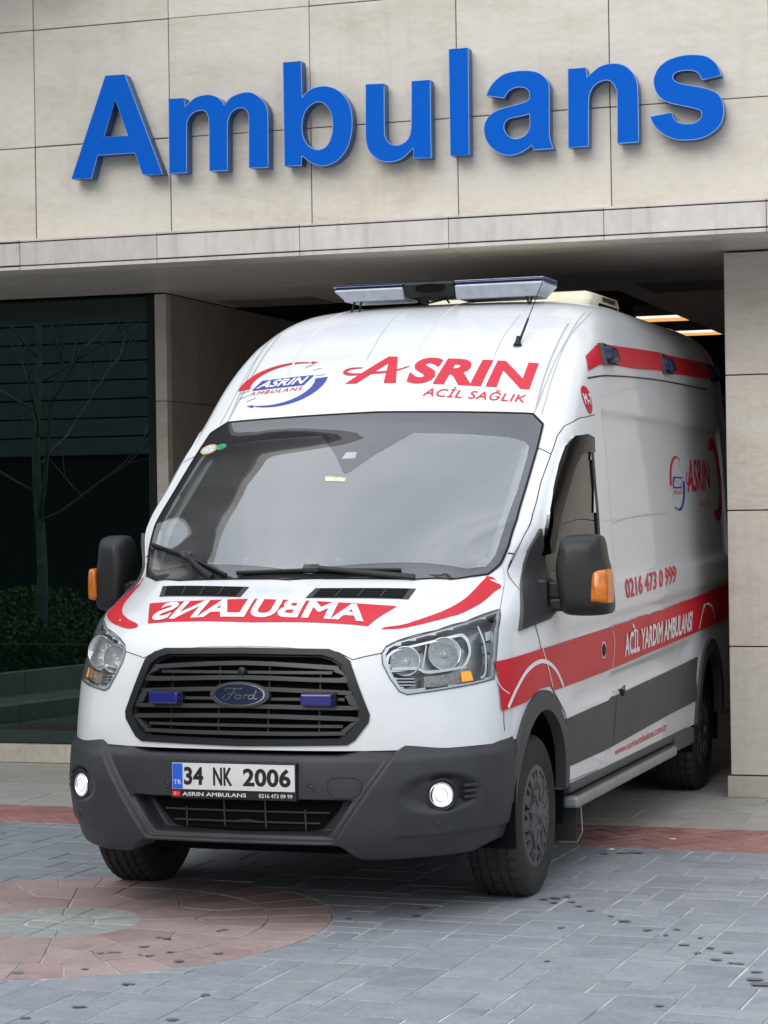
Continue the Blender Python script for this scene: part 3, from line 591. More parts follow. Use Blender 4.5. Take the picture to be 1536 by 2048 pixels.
def text_mesh(s, bold=0.0, space=1.0):
    cu = bpy.data.curves.new('t', 'FONT'); cu.body = s; cu.size = 1; cu.space_character = space+bold*.9; cu.resolution_u = 4
    if FONT: cu.font = FONT
    o = bpy.data.objects.new('t', cu); C.objects.link(o)
    dg = bpy.context.evaluated_depsgraph_get(); me = bpy.data.meshes.new_from_object(o.evaluated_get(dg))
    bpy.data.objects.remove(o); bpy.data.curves.remove(cu)
    bm = bmesh.new(); bm.from_mesh(me); bpy.data.meshes.remove(me)
    bmesh.ops.remove_doubles(bm, verts=bm.verts[:], dist=1e-5)
    if bold:                                  # heavier weight: push every contour outwards along its own normals
        mv = {}
        for v in bm.verts:
            es = [e for e in v.link_edges if e.is_boundary]
            if len(es) != 2: continue
            ns = []
            for e in es:
                d = (e.verts[1].co-e.verts[0].co); n = Vector((d.y, -d.x, 0))
                if n.length < 1e-9: continue
                n.normalize(); c = e.link_faces[0].calc_center_median()
                m_ = (e.verts[0].co+e.verts[1].co)/2
                if n.dot(c-m_) > 0: n = -n
                ns.append(n)
            if len(ns) < 2: continue
            q = ns[0]+ns[1]
            if q.length < 1e-6: continue
            q.normalize(); k = max(.5, q.dot(ns[0])); mv[v] = q*(bold/k)
        for v, d in mv.items(): v.co += d
    V = [tuple(v.co[:2]) for v in bm.verts]; bm.verts.index_update(); F = [tuple(v.index for v in f.verts) for f in bm.faces]; bm.free()
    xs = [v[0] for v in V]; ys = [v[1] for v in V]
    x0, x1, y0, y1 = min(xs), max(xs), min(ys), max(ys)
    return [((x-x0)/(x1-x0), (y-y0)/(y1-y0)) for x, y in V], F, (x1-x0)/(y1-y0)
def text_on(name, s, quad, V, m, parent, off=.003, bold=0, space=1, bvh=BODY, flip=False, cut=.025):
    """quad: 3D corners BL, BR, TR, TL"""
    P, F, _ = text_mesh(s, bold, space)
    BLq, BRq, TRq, TLq = [Vector(q) for q in quad]
    bm = bmesh.new(); vs = []
    for x, y in P:
        if flip: x = 1-x
        vs.append(bm.verts.new((BLq*(1-x)+BRq*x)*(1-y)+(TLq*(1-x)+TRq*x)*y))
    for f in F:
        try: bm.faces.new([vs[i] for i in f])
        except ValueError: pass
    bmesh.ops.triangulate(bm, faces=bm.faces[:])
    if bvh is not None:
        for _i in range(3):
            es = [e for e in bm.edges if e.calc_length() > cut]
            if not es: break
            bmesh.ops.subdivide_edges(bm, edges=es, cuts=1); bmesh.ops.triangulate(bm, faces=[f for f in bm.faces if len(f.verts) > 3])
        for v in bm.verts:
            h, n = cast(v.co, V, bvh); v.co = h+n*off
    for f in bm.faces:
        f.normal_update()
        if f.normal.dot(V[0]) > 0: f.normal_flip()
    me = bpy.data.meshes.new(name); bm.to_mesh(me); bm.free()
    return link(name, me, m, parent, True)
def mirror(o, parent=None, name=None):
    me = o.data.copy(); bm = bmesh.new(); bm.from_mesh(me)
    for v in bm.verts: v.co.x = -v.co.x
    bmesh.ops.reverse_faces(bm, faces=bm.faces[:]); bm.to_mesh(me); bm.free()
    if o.data.has_custom_normals:
        src = {}
        for p in o.data.polygons:
            for li in p.loop_indices: src[(tuple(round(c, 5) for c in o.data.vertices[o.data.loops[li].vertex_index].co), p.use_smooth)] = tuple(o.data.corner_normals[li].vector)
        cn = []
        for p in me.polygons:
            for li in p.loop_indices:
                c = me.vertices[me.loops[li].vertex_index].co; q = src.get(((round(-c.x, 5), round(c.y, 5), round(c.z, 5)), p.use_smooth)); cn.append((-q[0], q[1], q[2]) if q and p.use_smooth else (0,0,0))
        me.normals_split_custom_set(cn)
    n = bpy.data.objects.new(name or o.name.split('.')[0], me); C.objects.link(n); n.parent = parent or o.parent
    for k in o.keys(): n[k] = o[k]
    return n

def ring2(L, s, V):
    q = [to2(p, V) for p in L]; cx = sum(p[0] for p in q)/len(q); cy = sum(p[1] for p in q)/len(q)
    return [from2((cx+(p[0]-cx)*s, cy+(p[1]-cy)*s), V) for p in q]
# ------------------------------------------------------------------ the ambulance
VAN = thing('ambulance', 'white high roof ambulance van with red stripes parked half inside the entrance', 'ambulance', (0,0,0), VAN_ROT)
# shapes in the outer skin that are open
ws_out = sym([(0,.813,2.139)]+[tuple(p) for p in T['ws_out'][2:13]]+[(0,-.394,1.371)])
ws_in = sym([(0,.67,2.03)]+[tuple(p) for p in T['ws_in']]+[(0,-.33,1.414)])
ws_cut = sym([(0,.74,2.09),(.74,.72,2.06),(.80,.64,2.0),(.82,.35,1.765),(.82,.12,1.58),(.80,0.0,1.47),(.70,-.18,1.395),(.30,-.33,1.395),(0,-.35,1.395)])
grille_o = sym([(0,-.902,1.116)]+[tuple(p) for p in T['grille'][1:8]]+[(0,-.965,.722)])
hl_o = [Vector(p) for p in T['hl']]
win_o = [(.96,1.06,2.0),(.98,.948,2.013),(.96,.787,1.997),(.946,.66,1.942),(.946,.544,1.859),(.95,.40,1.742),(.952,.30,1.655),(.946,.245,1.58),(.93,.225,1.46),(.95,.225,1.30),(1.0,.5,1.305),(1.0,.8,1.32),(1.0,1.03,1.345),(1.0,1.09,1.40),(.98,1.085,1.95)]
holes = [(VW, [[to2(p, VW) for p in ws_cut]], lambda c: c.y < 1.0 and 1.37 < c.z < 2.12),
         (VF, [[to2((p.x*.965, p.y, .918+(p.z-.918)*.94), VF) for p in grille_o]], lambda c: c.y < -.7),
         (VH, [[to2(p, VH) for p in ring2(hl_o, .95, VH)]], lambda c: c.x > .4 and c.y < -.1 and c.z < 1.27),
         (VL, [[to2(p, VL) for p in ring2(win_o, .935, VL)]], lambda c: c.x > .8 and c.y > .0)]
HB = []
for V, L, f in holes:
    us = [p[0] for p in L[0]]; vv = [p[1] for p in L[0]]; HB.append((V, L, f, min(us), max(us), min(vv), max(vv)))
def cut(c):
    if abs(c.x) > .6 and c.z < .82:
        for cy in (0, 3.75):
            if ((c.y-cy+.01)/.385)**2+((c.z-.37)/.45)**2 < 1: return True
    if c.z < .70 and c.y < -.3: return True
    if c.z < .475 and c.y < .40: return True
    a = Vector((abs(c.x), c.y, c.z))
    for V, L, f, a0, a1, b0, b1 in HB:
        if not f(a): continue
        q = to2(a, V)
        if a0 < q[0] < a1 and b0 < q[1] < b1 and pip(q, L): return True
    return False
keep = []
BVv = [Vector(v) for v in BV]
for f in BF:
    c = sum((BVv[i] for i in f), Vector())/len(f)
    if not cut(c): keep.append(f)
bme = mesh_pd('body', BV, keep)
body = link('body', bme, WHITE, VAN, True)
box('underbody', (-.58,-.62,.24), (.58,4.7,.44), VOID, VAN, .02); box('floor_pan', (-.93,.42,.36), (.93,3.25,.44), VOID, VAN)
# wheel liners
for cy in (0, 3.75):
    for sx in (-1, 1):
        bm = bmesh.new(); vs = []; n = 20
        for k in range(n+1):
            a = math.pi*(-.08+1.16*k/n)
            vs.append([bm.verts.new((sx*x, cy-.01+.40*math.cos(a), .37+.465*math.sin(a))) for x in (.60, 1.0)])
        for a, b in zip(vs, vs[1:]): bm.faces.new((a[0], a[1], b[1], b[0]))
        bm.faces.new([v[0] for v in vs])
        obj_bm('wheel_liner', bm, VOID, VAN)

# glazing ------------------------------------------------------------
screen = patch('windscreen', [ws_in], VW, SCREEN, VAN, off=.006, grid=.05, res=.05)
fr = patch('screen_border', [ws_out, ws_in], VW, FRIT, screen, off=.005, grid=.035, thick=.008)
sens = sym([(0,.67,2.03),(.227,.648,2.025),(.10,.486,1.927),(.017,.355,1.845),(0,.34,1.835)])
patch('sensor_housing', [sens], VW, FRIT, screen, off=.0066, grid=.05)
patch('sensor_window', [[(-.05,.50,1.945),(0,.50,1.945),(.01,.45,1.915),(-.06,.45,1.915)]], VW, LBAR, screen, off=.0072, grid=.03)
ribbon('screen_gasket', ws_out, VW, .010, SEAM, screen, off=.007, closed=True, smooth_pts=False)
patch('sticker', [[tuple(p) for p in T['sticker']]], VW, mat('yellow_sticker', (.62,.60,.18), rough=.5, var=.5, vscale=40, vcol=(.7,.7,.66)), screen, off=.0075, grid=.03)
def disc(name, c, ru, rv, m, V, par, off, hole=0):
    c2 = to2(c, V); L = [from2((c2[0]+ru*math.cos(2*math.pi*k/28), c2[1]+rv*math.sin(2*math.pi*k/28)), V) for k in range(28)]
    loops = [L]
    if hole: loops.append([from2((c2[0]+ru*hole*math.cos(2*math.pi*k/28), c2[1]+rv*hole*math.sin(2*math.pi*k/28)), V) for k in range(28)])
    return patch(name, loops, V, m, par, off=off, grid=.03)
s1 = disc('sticker', T['st1'][0], .043, .043, mat('gold_sticker', (.62,.36,.06), rough=.5), VW, screen, .0072)
disc('emblem', T['st1'][0], .033, .033, mat('pale_sticker', (.72,.76,.74), rough=.5, var=.35, vscale=90, vcol=(.25,.45,.5)), VW, s1, .0080)
disc('sticker', T['st2'][0], .027, .027, mat('green_sticker', (.02,.36,.17), rough=.5, var=.6, vscale=120), VW, screen, .0072)
# cab interior
D = box('dashboard', (-.84,-.20,1.12), (.84,.38,1.30), DASH, VAN, .06)
bm = bmesh.new(); bmesh.ops.create_grid(bm, x_segments=24, y_segments=6, size=1)
for v in bm.verts:
    x, y = v.co.x, v.co.y; X = x*.83; Y = .12*y+.1+.02*math.cos(x*3); Yf = -.30+.30*abs(x)**2.2
    Y = Yf+(y+1)*.5*(.42-Yf); v.co = Vector((X, Y, 1.335+.035*math.exp(-((X-.42)/.2)**2-((Y-.25)/.12)**2)+.03*sstep(.1, .4, Y)-.02*sstep(.30,.42,Y)))
obj_bm('dash_top', bm, DASH, D, True)
bm = bmesh.new(); cs, sn = math.cos(R_(58)), math.sin(R_(58)); ctr = Vector((.42,.42,1.37))
tube_bm(bm, [ctr+Vector((.19*math.cos(a), -.19*math.sin(a)*cs*-1, .19*math.sin(a)*sn)) for a in [2*math.pi*k/32 for k in range(32)]], .016, 8, True)
lathe_bm(bm, [(0,.02),(.06,.015),(.08,-.02),(0,-.03)], 16, Matrix.Translation(ctr) @ Matrix.Rotation(R_(-58), 4, 'X'))
obj_bm('steering_wheel', bm, BLACK, VAN, True)
for x in (-.46, .44):
    bm = bmesh.new(); box_bm(bm, (x-.26,.62,.85), (x+.26,1.12,1.02), .06); s = obj_bm('seat', bm, SEAT, VAN, True)
    bm = bmesh.new(); box_bm(bm, (x-.25,1.02,1.0), (x+.25,1.20,1.62), .06); obj_bm('backrest', bm, SEAT, s, True)
    bm = bmesh.new(); box_bm(bm, (x-.13,1.05,1.68), (x+.13,1.16,1.88), .04); obj_bm('headrest', bm, SEAT, s, True)
box('bulkhead', (-.90,1.30,.8), (.90,1.33,2.19), HEADL, VAN); box('cab_floor', (-.92,-.3,.80), (.92,1.3,.84), VOID, VAN)
box('headliner', (-.86,.99,2.16), (.86,1.3,2.19), HEADL, VAN)
for sx in (1, -1):
    pil = patch('pillar_trim', [[(.875,.0,1.40),(.79,-.04,1.43),(.79,.25,1.70),(.775,.56,1.95),(.75,.70,2.04),(.85,.72,2.06),(.885,.45,1.85)]], VW, TRIMIN, VAN, off=-.035, grid=.05) if sx == 1 else mirror(pil)
P_ = [Vector(p) for p in O2['paper']]
bm = bmesh.new(); pv = [(-.66,-.06,1.372),(-.30,-.17,1.372),(-.24,.02,1.374),(-.55,.14,1.374)]
pv2 = [(-.70,.06,1.376),(-.42,-.10,1.38),(-.36,.04,1.42),(-.62,.18,1.44)]
for q in (pv, pv2):
    a = [bm.verts.new(p) for p in q]; b = [bm.verts.new((p[0], p[1], p[2]+.002)) for p in q]; bm.faces.new(a[::-1]); bm.faces.new(b)
    for i in range(4): bm.faces.new((a[i], a[(i+1)%4], b[(i+1)%4], b[i]))
pp = obj_bm('paper_sheet', bm, PAPER, D); pp['label'] = 'white sheets of paper lying on the dashboard'
bm = bmesh.new(); box_bm(bm, (-.30,-.10,1.375), (.10,-.02,1.43), .01); db = obj_bm('dash_light_bar', bm, mat('dash_bar', (.34,.36,.40), rough=.3), D)
for x in (-.32, .12):
    for z in (1.40, 1.45):
        bm = bmesh.new(); lathe_bm(bm, [(0,.014),(.016,.012),(.021,0),(0,-.004)], 14, Matrix.Translation((x,-.09,z)) @ Matrix.Rotation(R_(90), 4, 'X')); obj_bm('suction_cup', bm, LBAR, db, True)
# door glass, frames and visors
def two(o, **k): return o, mirror(o)
dg = patch('door_window', [win_o], VL, SIDEG, VAN, off=-.006, grid=.07)
patch('window_seal', [win_o, ring2(win_o, .905, VL)], VL, BLACK, dg, off=.002, grid=.05, thick=.012)
vo = win_o[0:9]; vi = []
for p in vo:
    d = Vector((0, .80-p[1], 1.55-p[2])).normalized(); vi.append((p[0], p[1]+d.y*.085+.02, p[2]+d.z*.085))
vis = vo+vi[::-1]
patch('wind_deflector', [vis], VL, SMOKE, dg, off=.022, grid=.05, thick=.02)
mdg = mirror(dg)
# bonnet, door and wing as panels of their own, standing a hair proud of the shell
hr = [(.545,-.312,1.374),(.70,-.235,1.378),(.80,-.10,1.392),(.847,-.015,1.405),(.868,-.075,1.337),(.905,-.282,1.254),(.825,-.506,1.213),(.741,-.642,1.184),(.616,-.774,1.148),(.578,-.812,1.126),(.566,-.832,1.099),(.53,-.85,1.090),(.461,-.882,1.078),(.40,-.885,1.107),(.244,-.905,1.125)]
hood = sym([(0,-.385,1.376)]+hr+[(0,-.905,1.131)])
bon = patch('bonnet', [hood], VT, WHITE, VAN, off=.004, grid=.05, thick=.02)
for sg in (1, -1): ribbon('shut_line', [(p[0]*sg, p[1], p[2]) for p in hr[3:14]], VT, .006, SEAM, bon, off=.001, smooth_pts=False)
door_o = [(.96,1.187,2.113),(.95,.934,2.088),(.93,.784,2.047),(.92,.697,2.0),(.92,.557,1.9),(.92,.402,1.787),(.92,.215,1.645),(.93,.120,1.553),(.95,.0,1.40),(.97,-.03,1.2),(1.0,.014,1.066),(1.0,.054,.999),(1.02,.128,.886),(1.02,.33,.76),(1.02,.375,.70),(1.02,.385,.52),(1.02,.41,.44),(1.02,.95,.435),(1.02,1.15,.505),(1.02,1.237,.53),(1.03,1.276,.713),(1.03,1.284,.763),(1.03,1.194,.89),(1.03,1.247,.971),(1.03,1.269,1.093),(1.0,1.262,1.4),(.98,1.255,2.0),(.97,1.235,2.08)]
door = patch('front_door', [door_o, win_o], VL, WHITE, VAN, off=.004, grid=.06, thick=.02)
ribbon('shut_line', door_o, VL, .007, SEAM, door, off=.0025, closed=True, smooth_pts=False)
ribbon('door_edge_seal', door_o[0:8], VL, .009, BLACK, door, off=.003, smooth_pts=False)
mdoor = mirror(door); 
# seams of the shell
for nm, pts, V, wd, m in [('pillar_seam', [(.85,.585,1.946),(.93,.575,1.914),(.96,.62,1.90)], VG, .006, SEAM), ('pillar_seam', [(.86,.03,1.476),(.90,.093,1.456),(.93,.134,1.404)], VG, .006, SEAM),
        ('roof_seam', T['roofseam_r'], VW, .010, SEAML), ('roof_seam', T['roofseam_r2'], VW, .007, SEAML), ('roof_seam', [T['roofseam_r3'][i] for i in range(5)], VW, .006, SEAML)]:
    o = ribbon(nm, pts, V, wd, m, VAN); mirror(o)
ribbon('gutter_seal', T['gutter'], VL, .008, BLACK, VAN, off=.003)
ribbon('cargo_seam', [(1.0,2.86,2.36),(1.0,2.88,2.2),(1.0,2.87,2.11)], VL, .005, SEAML, VAN); ribbon('cargo_seam', [(.95,2.95,2.60),(.93,2.90,2.53)], VL, .006, SEAML, VAN)
ribbon('cargo_seam', [(1.03,2.845,1.08),(1.03,2.86,.9),(1.03,2.85,.77)], VL, .006, WHV, VAN, off=.004); ribbon('cargo_seam', [(1.0,1.45,1.59),(1.0,2.0,1.62),(1.0,2.8,1.63)], VL, .004, SEAML, VAN)
ribbon('quarter_seam', [(1.03,2.77,.77),(1.03,2.83,.73),(1.03,2.80,.56)], VL, .006, SEAM, VAN, off=.006)
ribbon('wing_edge', [(.99,-.46,.985),(.985,-.475,.80),(.985,-.47,.75)], VH, .005, SEAM, VAN)
# pressed ribs of the roof
for nm, idx in (('a', (0,1,2,3)), ('b', (4,5,6,7)), ('c', (8,9,10)), ('d', (11,12,13))):
    pts = [T['ribs'][i] for i in idx]; pts = [pts[0]]+pts; pts[0] = (pts[0][0], pts[0][1]+.8, 2.77)
    if nm in 'ab': H = [cast(p, VW, BODY) for p in [from2(q, VW) for q in smooth_loop([to2(p, VW) for p in pts], 8, False)]]; bm = bmesh.new(); tube_bm(bm, [h-n*.006 for h, n in H], .011, 8); obj_bm('roof_rib', bm, WHITE, VAN, True)
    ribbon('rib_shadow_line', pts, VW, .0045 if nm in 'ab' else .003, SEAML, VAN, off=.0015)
# ------------------------------------------------------------------ bumper
bump = link('front_bumper', mesh_pd('front_bumper', UV_, UF_), PLAST, VAN, True)
mouth = sym([(0,-.93,.512),(.425,-.90,.512),(.385,-.88,.45),(.325,-.88,.388),(.27,-.9,.374),(0,-.9,.372)])
lg = patch('lower_grille', [mouth], VF, VOID, bump, off=.008, grid=.05, bvh=BUMP)
for z in (.412, .455): ribbon('grille_bar', [(-.36 if z > .42 else -.32,-.9,z),(0,-.9,z),(.36 if z > .42 else .32,-.9,z)], VF, .007, GRILLE, lg, off=.022, bvh=BUMP)
for x in (-.26,-.09,.09,.26): ribbon('grille_bar', [(x,-.9,.383),(x,-.9,.505)], VF, .007, GRILLE, lg, off=.025, bvh=BUMP, smooth_pts=False)
for sx in (1, -1):
    for p in (T['sens'][0], T['sens'][1]):
        pp = (p[0]*sx if p[0] > 0 else p[0], p[1], p[2]); h, n = cast(pp, VF, BUMP)
        M = Matrix.Translation(h) @ n.to_track_quat('Z', 'Y').to_matrix().to_4x4(); bm = bmesh.new()
        lathe_bm(bm, [(0,.001),(.008,.002),(.0095,.0005),(.0125,.0005),(.014,.004),(.017,.003),(.018,-.004)], 20, M); obj_bm('parking_sensor', bm, PLAST, bump, True)
h, n = cast((.47,-.97,.56), VF, BUMP)
ribbon('tow_cover', [(.40,-1,.60),(.50,-1,.60),(.52,-1,.56),(.49,-1,.525),(.41,-1,.525),(.385,-1,.56)], VF, .003, SEAM, bump, off=.0008, bvh=BUMP, closed=True)
# fog lamps
fp = Vector(T['fog_r'][0]); fn = Vector((.50,-.865,0)).normalized()
M = Matrix.Translation(Vector((.800,-.795,.524))) @ fn.to_track_quat('Z', 'Y').to_matrix().to_4x4()
bm = bmesh.new(); lathe_bm(bm, [(.072,-.02),(.070,.004),(.060,.010),(.052,.004),(.050,-.012)], 36, M); fog = obj_bm('fog_lamp', bm, BLACK, VAN, True)
bm = bmesh.new(); lathe_bm(bm, [(.052,-.006),(.050,.007),(.045,.007),(.0435,-.004)], 36, M); fr1 = obj_bm('chrome_ring', bm, CHROME, fog, True)
bm = bmesh.new(); lathe_bm(bm, [(0,.006),(.02,.005),(.036,.001),(.044,-.004)], 32, M); fr2 = obj_bm('lens', bm, FOGON, fog, True)
bm = bmesh.new(); lathe_bm(bm, [(0,.0105),(.010,.0095),(.017,.006)], 20, M @ Matrix.Translation((-.010,.006,0))); fr3 = obj_bm('bulb', bm, FOGHOT, fog, True)
bm = bmesh.new(); lathe_bm(bm, [(.024,.0055),(.026,.0075),(.028,.0050)], 32, M); fr4 = obj_bm('reflector_ring', bm, SILV, fog, True)
f2 = mirror(fog); [mirror(o, f2) for o in (fr1, fr2, fr3, fr4)]
for z in (.556, .533, .510):
    bm = bmesh.new(); box_bm(bm, (-.035,-.02,-.006), (.035,.02,.006), .003)
    bmesh.ops.transform(bm, matrix=Matrix.Translation((.885,-.690,z)) @ Matrix.Rotation(R_(52), 4, 'Z'), verts=bm.verts); o = obj_bm('pod_fin', bm, PLAST, bump); mirror(o)
pl = [tuple(p) for p in T['fogpod_r'][5:7]]
# number plate -------------------------------------------------------
PY = -1.012
fr_ = box('plate_frame', (-.285,PY-.004,.510), (.262,PY+.03,.662), PLATEB, VAN, .004)
np_ = box('number_plate', (-.279,PY-.009,.548), (.257,PY-.0045,.655), PLATEW, VAN, .0015)
FX = Vector
def flat_text(name, s, x0, x1, z0, z1, y, m, par, bold=0, space=1):
    return text_on(name, s, [(x0,y,z0),(x1,y,z0),(x1,y,z1),(x0,y,z1)], VF, m, par, bvh=None, bold=bold, space=space)
for s, a, b in (('34', -.226,-.140), ('NK', -.097,-.013), ('2006', .033,.240)): flat_text('digits', s, a, b, .566, .640, PY-.0098, PLATEB, np_, bold=.035)
box('country_band', (-.277,PY-.0098,.550), (-.232,PY-.0093,.653), PLBLUE, np_)
flat_text('lettering', 'TR', -.272, -.237, .568, .586, PY-.0105, PLATEW, np_, .01)
flat_text('lettering', 'ASRIN AMBULANS', -.236, .045, .521, .537, PY-.0048, PLATEW, fr_, .02); flat_text('lettering', '0216 473 09 99', .100, .245, .521, .537, PY-.0048, PLATEW, fr_, .012)
fl = box('flag_emblem', (-.281,PY-.0055,.519), (-.245,PY-.0044,.541), mat('flag_red', (.65,.01,.015), rough=.4), fr_)
bm = bmesh.new(); to3 = lambda u, v, d: Vector((u, PY-.0060+d, v))
cr_o = [(-.265+.0070*math.cos(2*math.pi*k/24), .530+.0070*math.sin(2*math.pi*k/24)) for k in range(24)]
cre = [p for p in cr_o if p[0] < -.2625 ]; cre = [(-.265+.0070*math.cos(a), .530+.0070*math.sin(a)) for a in [R_(45+270*k/18) for k in range(19)]]+[(-.2632+.0056*math.cos(a), .530+.0056*math.sin(a)) for a in [R_(305-250*k/18) for k in range(19)]]
prism_bm(bm, [cre], 0, .0003, to3); st = []
for k in range(10):
    a = R_(180+36*k); r = .0034 if k % 2 == 0 else .0014; st.append((-.2565+r*math.cos(a), .530+r*math.sin(a)))
prism_bm(bm, [st], 0, .0003, to3); obj_bm('crescent_and_star', bm, PLATEW, fl)
# grille -------------------------------------------------------------
gr = patch('grille_backing', [grille_o], VF, VOID, VAN, off=-.05, grid=.08)
gin = [Vector((p.x*.935, p.y, .918+(p.z-.918)*.885)) for p in grille_o]
gf = patch('grille', [grille_o, gin], VF, BLACK, VAN, off=.008, grid=.04, thick=.07)
gin2 = [Vector((p.x*.915, p.y, .918+(p.z-.918)*.86)) for p in grille_o]
patch('grille_inner_frame', [gin, gin2], VF, BLACK, gf, off=-.012, grid=.04, thick=.03)
def half(name): return [tuple(p) for p in T[name]]
def bar(o, i):
    O = half(o); I = half(i)
    O = sym([(0,0,O[0][2]+.004)]+O[1:-1]+[(0,0,O[-1][2])]); I = sym([(0,0,I[0][2]+.004)]+I[1:-1]+[(0,0,I[-1][2])])
    s2 = lambda L: [from2(q, VF) for q in smooth_loop([to2(p, VF) for p in L], 3)]
    return patch('grille_bar', [s2(O), s2(I)], VF, GRILLE, gf, off=-.004, grid=.03, thick=.035)
for a, b in (('bar1o','bar1i'), ('bar2o','bar2i'), ('bar3o','bar3i')): bar(a, b)
for z, xx in ((1.022,.38), (.914,.435), (.806,.43)):
    patch('grille_slat', [[(-xx,0,z+.006),(xx,0,z+.006),(xx,0,z-.006),(-xx,0,z-.006)]], VF, GRILLE, gf, off=-.016, grid=.05, thick=.02)
for x in (-.33,-.11,.11,.33):
    patch('grille_rib', [[(x-.004,0,1.06),(x+.004,0,1.06),(x+.004,0,.765),(x-.004,0,.765)]], VF, BLACK, gf, off=-.03, grid=.05, thick=.015)
h, n = cast((.0,-.9,1.025), VF, BODY); M = Matrix.Translation(h+n*.002) @ n.to_track_quat('Z', 'Y').to_matrix().to_4x4()
bm = bmesh.new(); lathe_bm(bm, [(0,.008),(.012,.007),(.017,.002),(.017,-.03)], 20, M); obj_bm('round_sensor', bm, BLACK, gf, True)
# badge
def ell(cx, cz, a, b, n=40): return [(cx+a*math.cos(2*math.pi*k/n), 0, cz+b*math.sin(2*math.pi*k/n)) for k in range(n)]
bc = (-.004, .929)
bd = patch('badge', [ell(*bc, .130, .053)], VF, GRILLE, VAN, off=.010, grid=.03, thick=.04)
patch('chrome_ring', [ell(*bc, .113, .046), ell(*bc, .107, .041)], VF, CHROME, bd, off=.0155, grid=.03, thick=.006)
patch('emblem', [ell(*bc, .1075, .0415)], VF, BADGE, bd, off=.0125, grid=.03)
def stroke(name, pts, V, wid, m, par, off, bvh=BODY, wm=None): return ribbon(name, pts, V, wid, m, par, off=off, bvh=bvh, n=6, wmul=wm)
def bpts(L): return [(bc[0]+u*.107, 0, bc[1]+v*.041) for u, v in L]
for L in ([(-.52,.30),(-.60,.48),(-.44,.62),(-.1,.58),(.10,.60),(.16,.70)], [(-.18,.56),(-.28,.1),(-.42,-.38),(-.60,-.50),(-.68,-.30),(-.56,-.12)], [(-.48,.05),(-.28,.10),(-.08,.14)],
          [(-.02,-.02),(-.14,-.12),(-.16,-.34),(-.04,-.42),(.08,-.30),(.08,-.08),(-.02,-.02)], [(.20,-.02),(.22,-.24),(.18,-.42)], [(.20,-.12),(.30,.0),(.38,-.04)],
          [(.58,-.06),(.46,-.02),(.38,-.20),(.42,-.40),(.54,-.36),(.60,-.10)], [(.70,.46),(.64,.1),(.60,-.25),(.66,-.42),(.74,-.34)]):
    stroke('script_stroke', bpts(L), VF, .0052, CHROME, bd, .0142)
for sx in (1, -1):
    bm = bmesh.new(); h, n = cast((.333*sx,-.93,.914), VF, BODY)
    box_bm(bm, (-.066,-.052,-.0235), (.066,.0,.0235), .007); q = Vector((0,-1,0)).rotation_difference(Vector((n.x*.4,-1,0)).normalized())
    bmesh.ops.transform(bm, matrix=Matrix.Translation(h+Vector((0,.006,0))) @ q.to_matrix().to_4x4(), verts=bm.verts); o = obj_bm('blue_strobe', bm, BLUEL, VAN)
    bm = bmesh.new(); box_bm(bm, (-.072,-.02,-.028), (.072,.012,.028), .004)
    bmesh.ops.transform(bm, matrix=Matrix.Translation(h+Vector((0,.012,0))) @ q.to_matrix().to_4x4(), verts=bm.verts); obj_bm('strobe_base', bm, BLACK, o)
# headlights ---------------------------------------------------------
def smv(L, V, n=4): return [from2(q, V) for q in smooth_loop([to2(p, V) for p in L], n)]
hl_s = smv([(*p,) for p in hl_o], VH, 3)
HL = patch('headlight', [hl_o], VH, LENS, VAN, off=.005, grid=.04)
subs = []
HOUS = mat('lamp_housing', (.36,.365,.37), rough=.22, metal=.5)
subs.append(patch('housing', [hl_o], VH, HOUS, HL, off=-.075, grid=.05, thick=-.075))
subs.append(patch('rim', [hl_o, ring2(hl_o, .93, VH)], VH, SILV, HL, off=.0012, grid=.03, thick=.02))
mainL = smv([tuple(p) for p in T['hl_main']], VH, 4)
mq = [to2(p, VH) for p in mainL]; mcx = sum(p[0] for p in mq)/len(mq); mcy = sum(p[1] for p in mq)/len(mq)
outM = [from2((mcx+(p[0]-mcx)*1.07+.0*0, mcy+(p[1]-mcy)*1.16), VH) for p in mq]
subs.append(patch('main_bezel', [outM, mainL], VH, CHROME, HL, off=-.014, grid=.03, thick=.05))
for c, r in (((.668,-.80,1.066), .058), ((.790,-.66,1.090), .064)):
    h, n = cast(c, VH, BODY); M = Matrix.Translation(h-n*.02) @ (n*.4+Vector((0,-1,0))*.6).normalized().to_track_quat('Z', 'Y').to_matrix().to_4x4()
    bm = bmesh.new(); lathe_bm(bm, [(.004,-.055),(.016,-.050),(.030,-.038),(.045,-.018),(r,.002)], 13, M); subs.append(obj_bm('reflector', bm, SILV, HL, False, recalc=False))
    bm = bmesh.new(); lathe_bm(bm, [(r*.97,-.006),(r*.99,.005),(r*1.05,.006),(r*1.07,-.004)], 32, M); subs.append(obj_bm('reflector_ring', bm, CHROME, HL, True))
    bm = bmesh.new(); lathe_bm(bm, [(0,-.012),(.007,-.014),(.009,-.03),(.012,-.05)], 14, M); subs.append(obj_bm('bulb', bm, mat('bulb_glass', (.75,.78,.8), rough=.1, metal=.3), HL, True))
subs.append(ribbon('divider', T['hl_div'], VH, .006, WHV, HL, off=-.006))
lowL = [tuple(p) for p in T['hl_low']]
subs.append(patch('indicator_lens', [lowL], VH, mat('ribbed_lens', (.45,.44,.42), rough=.15, metal=.3, var=.5, vscale=60), HL, off=-.02, grid=.03, thick=.03))
subs.append(patch('indicator_light', [[tuple(p) for p in T['hl_amber']]], VH, AMBON, HL, off=-.012, grid=.02))
subs.append(patch('fog_grid', [[(.63,-.84,1.005),(.70,-.79,1.0),(.705,-.79,.965),(.66,-.82,.955),(.625,-.84,.985)]], VH, BLACK, HL, off=-.03, grid=.03))
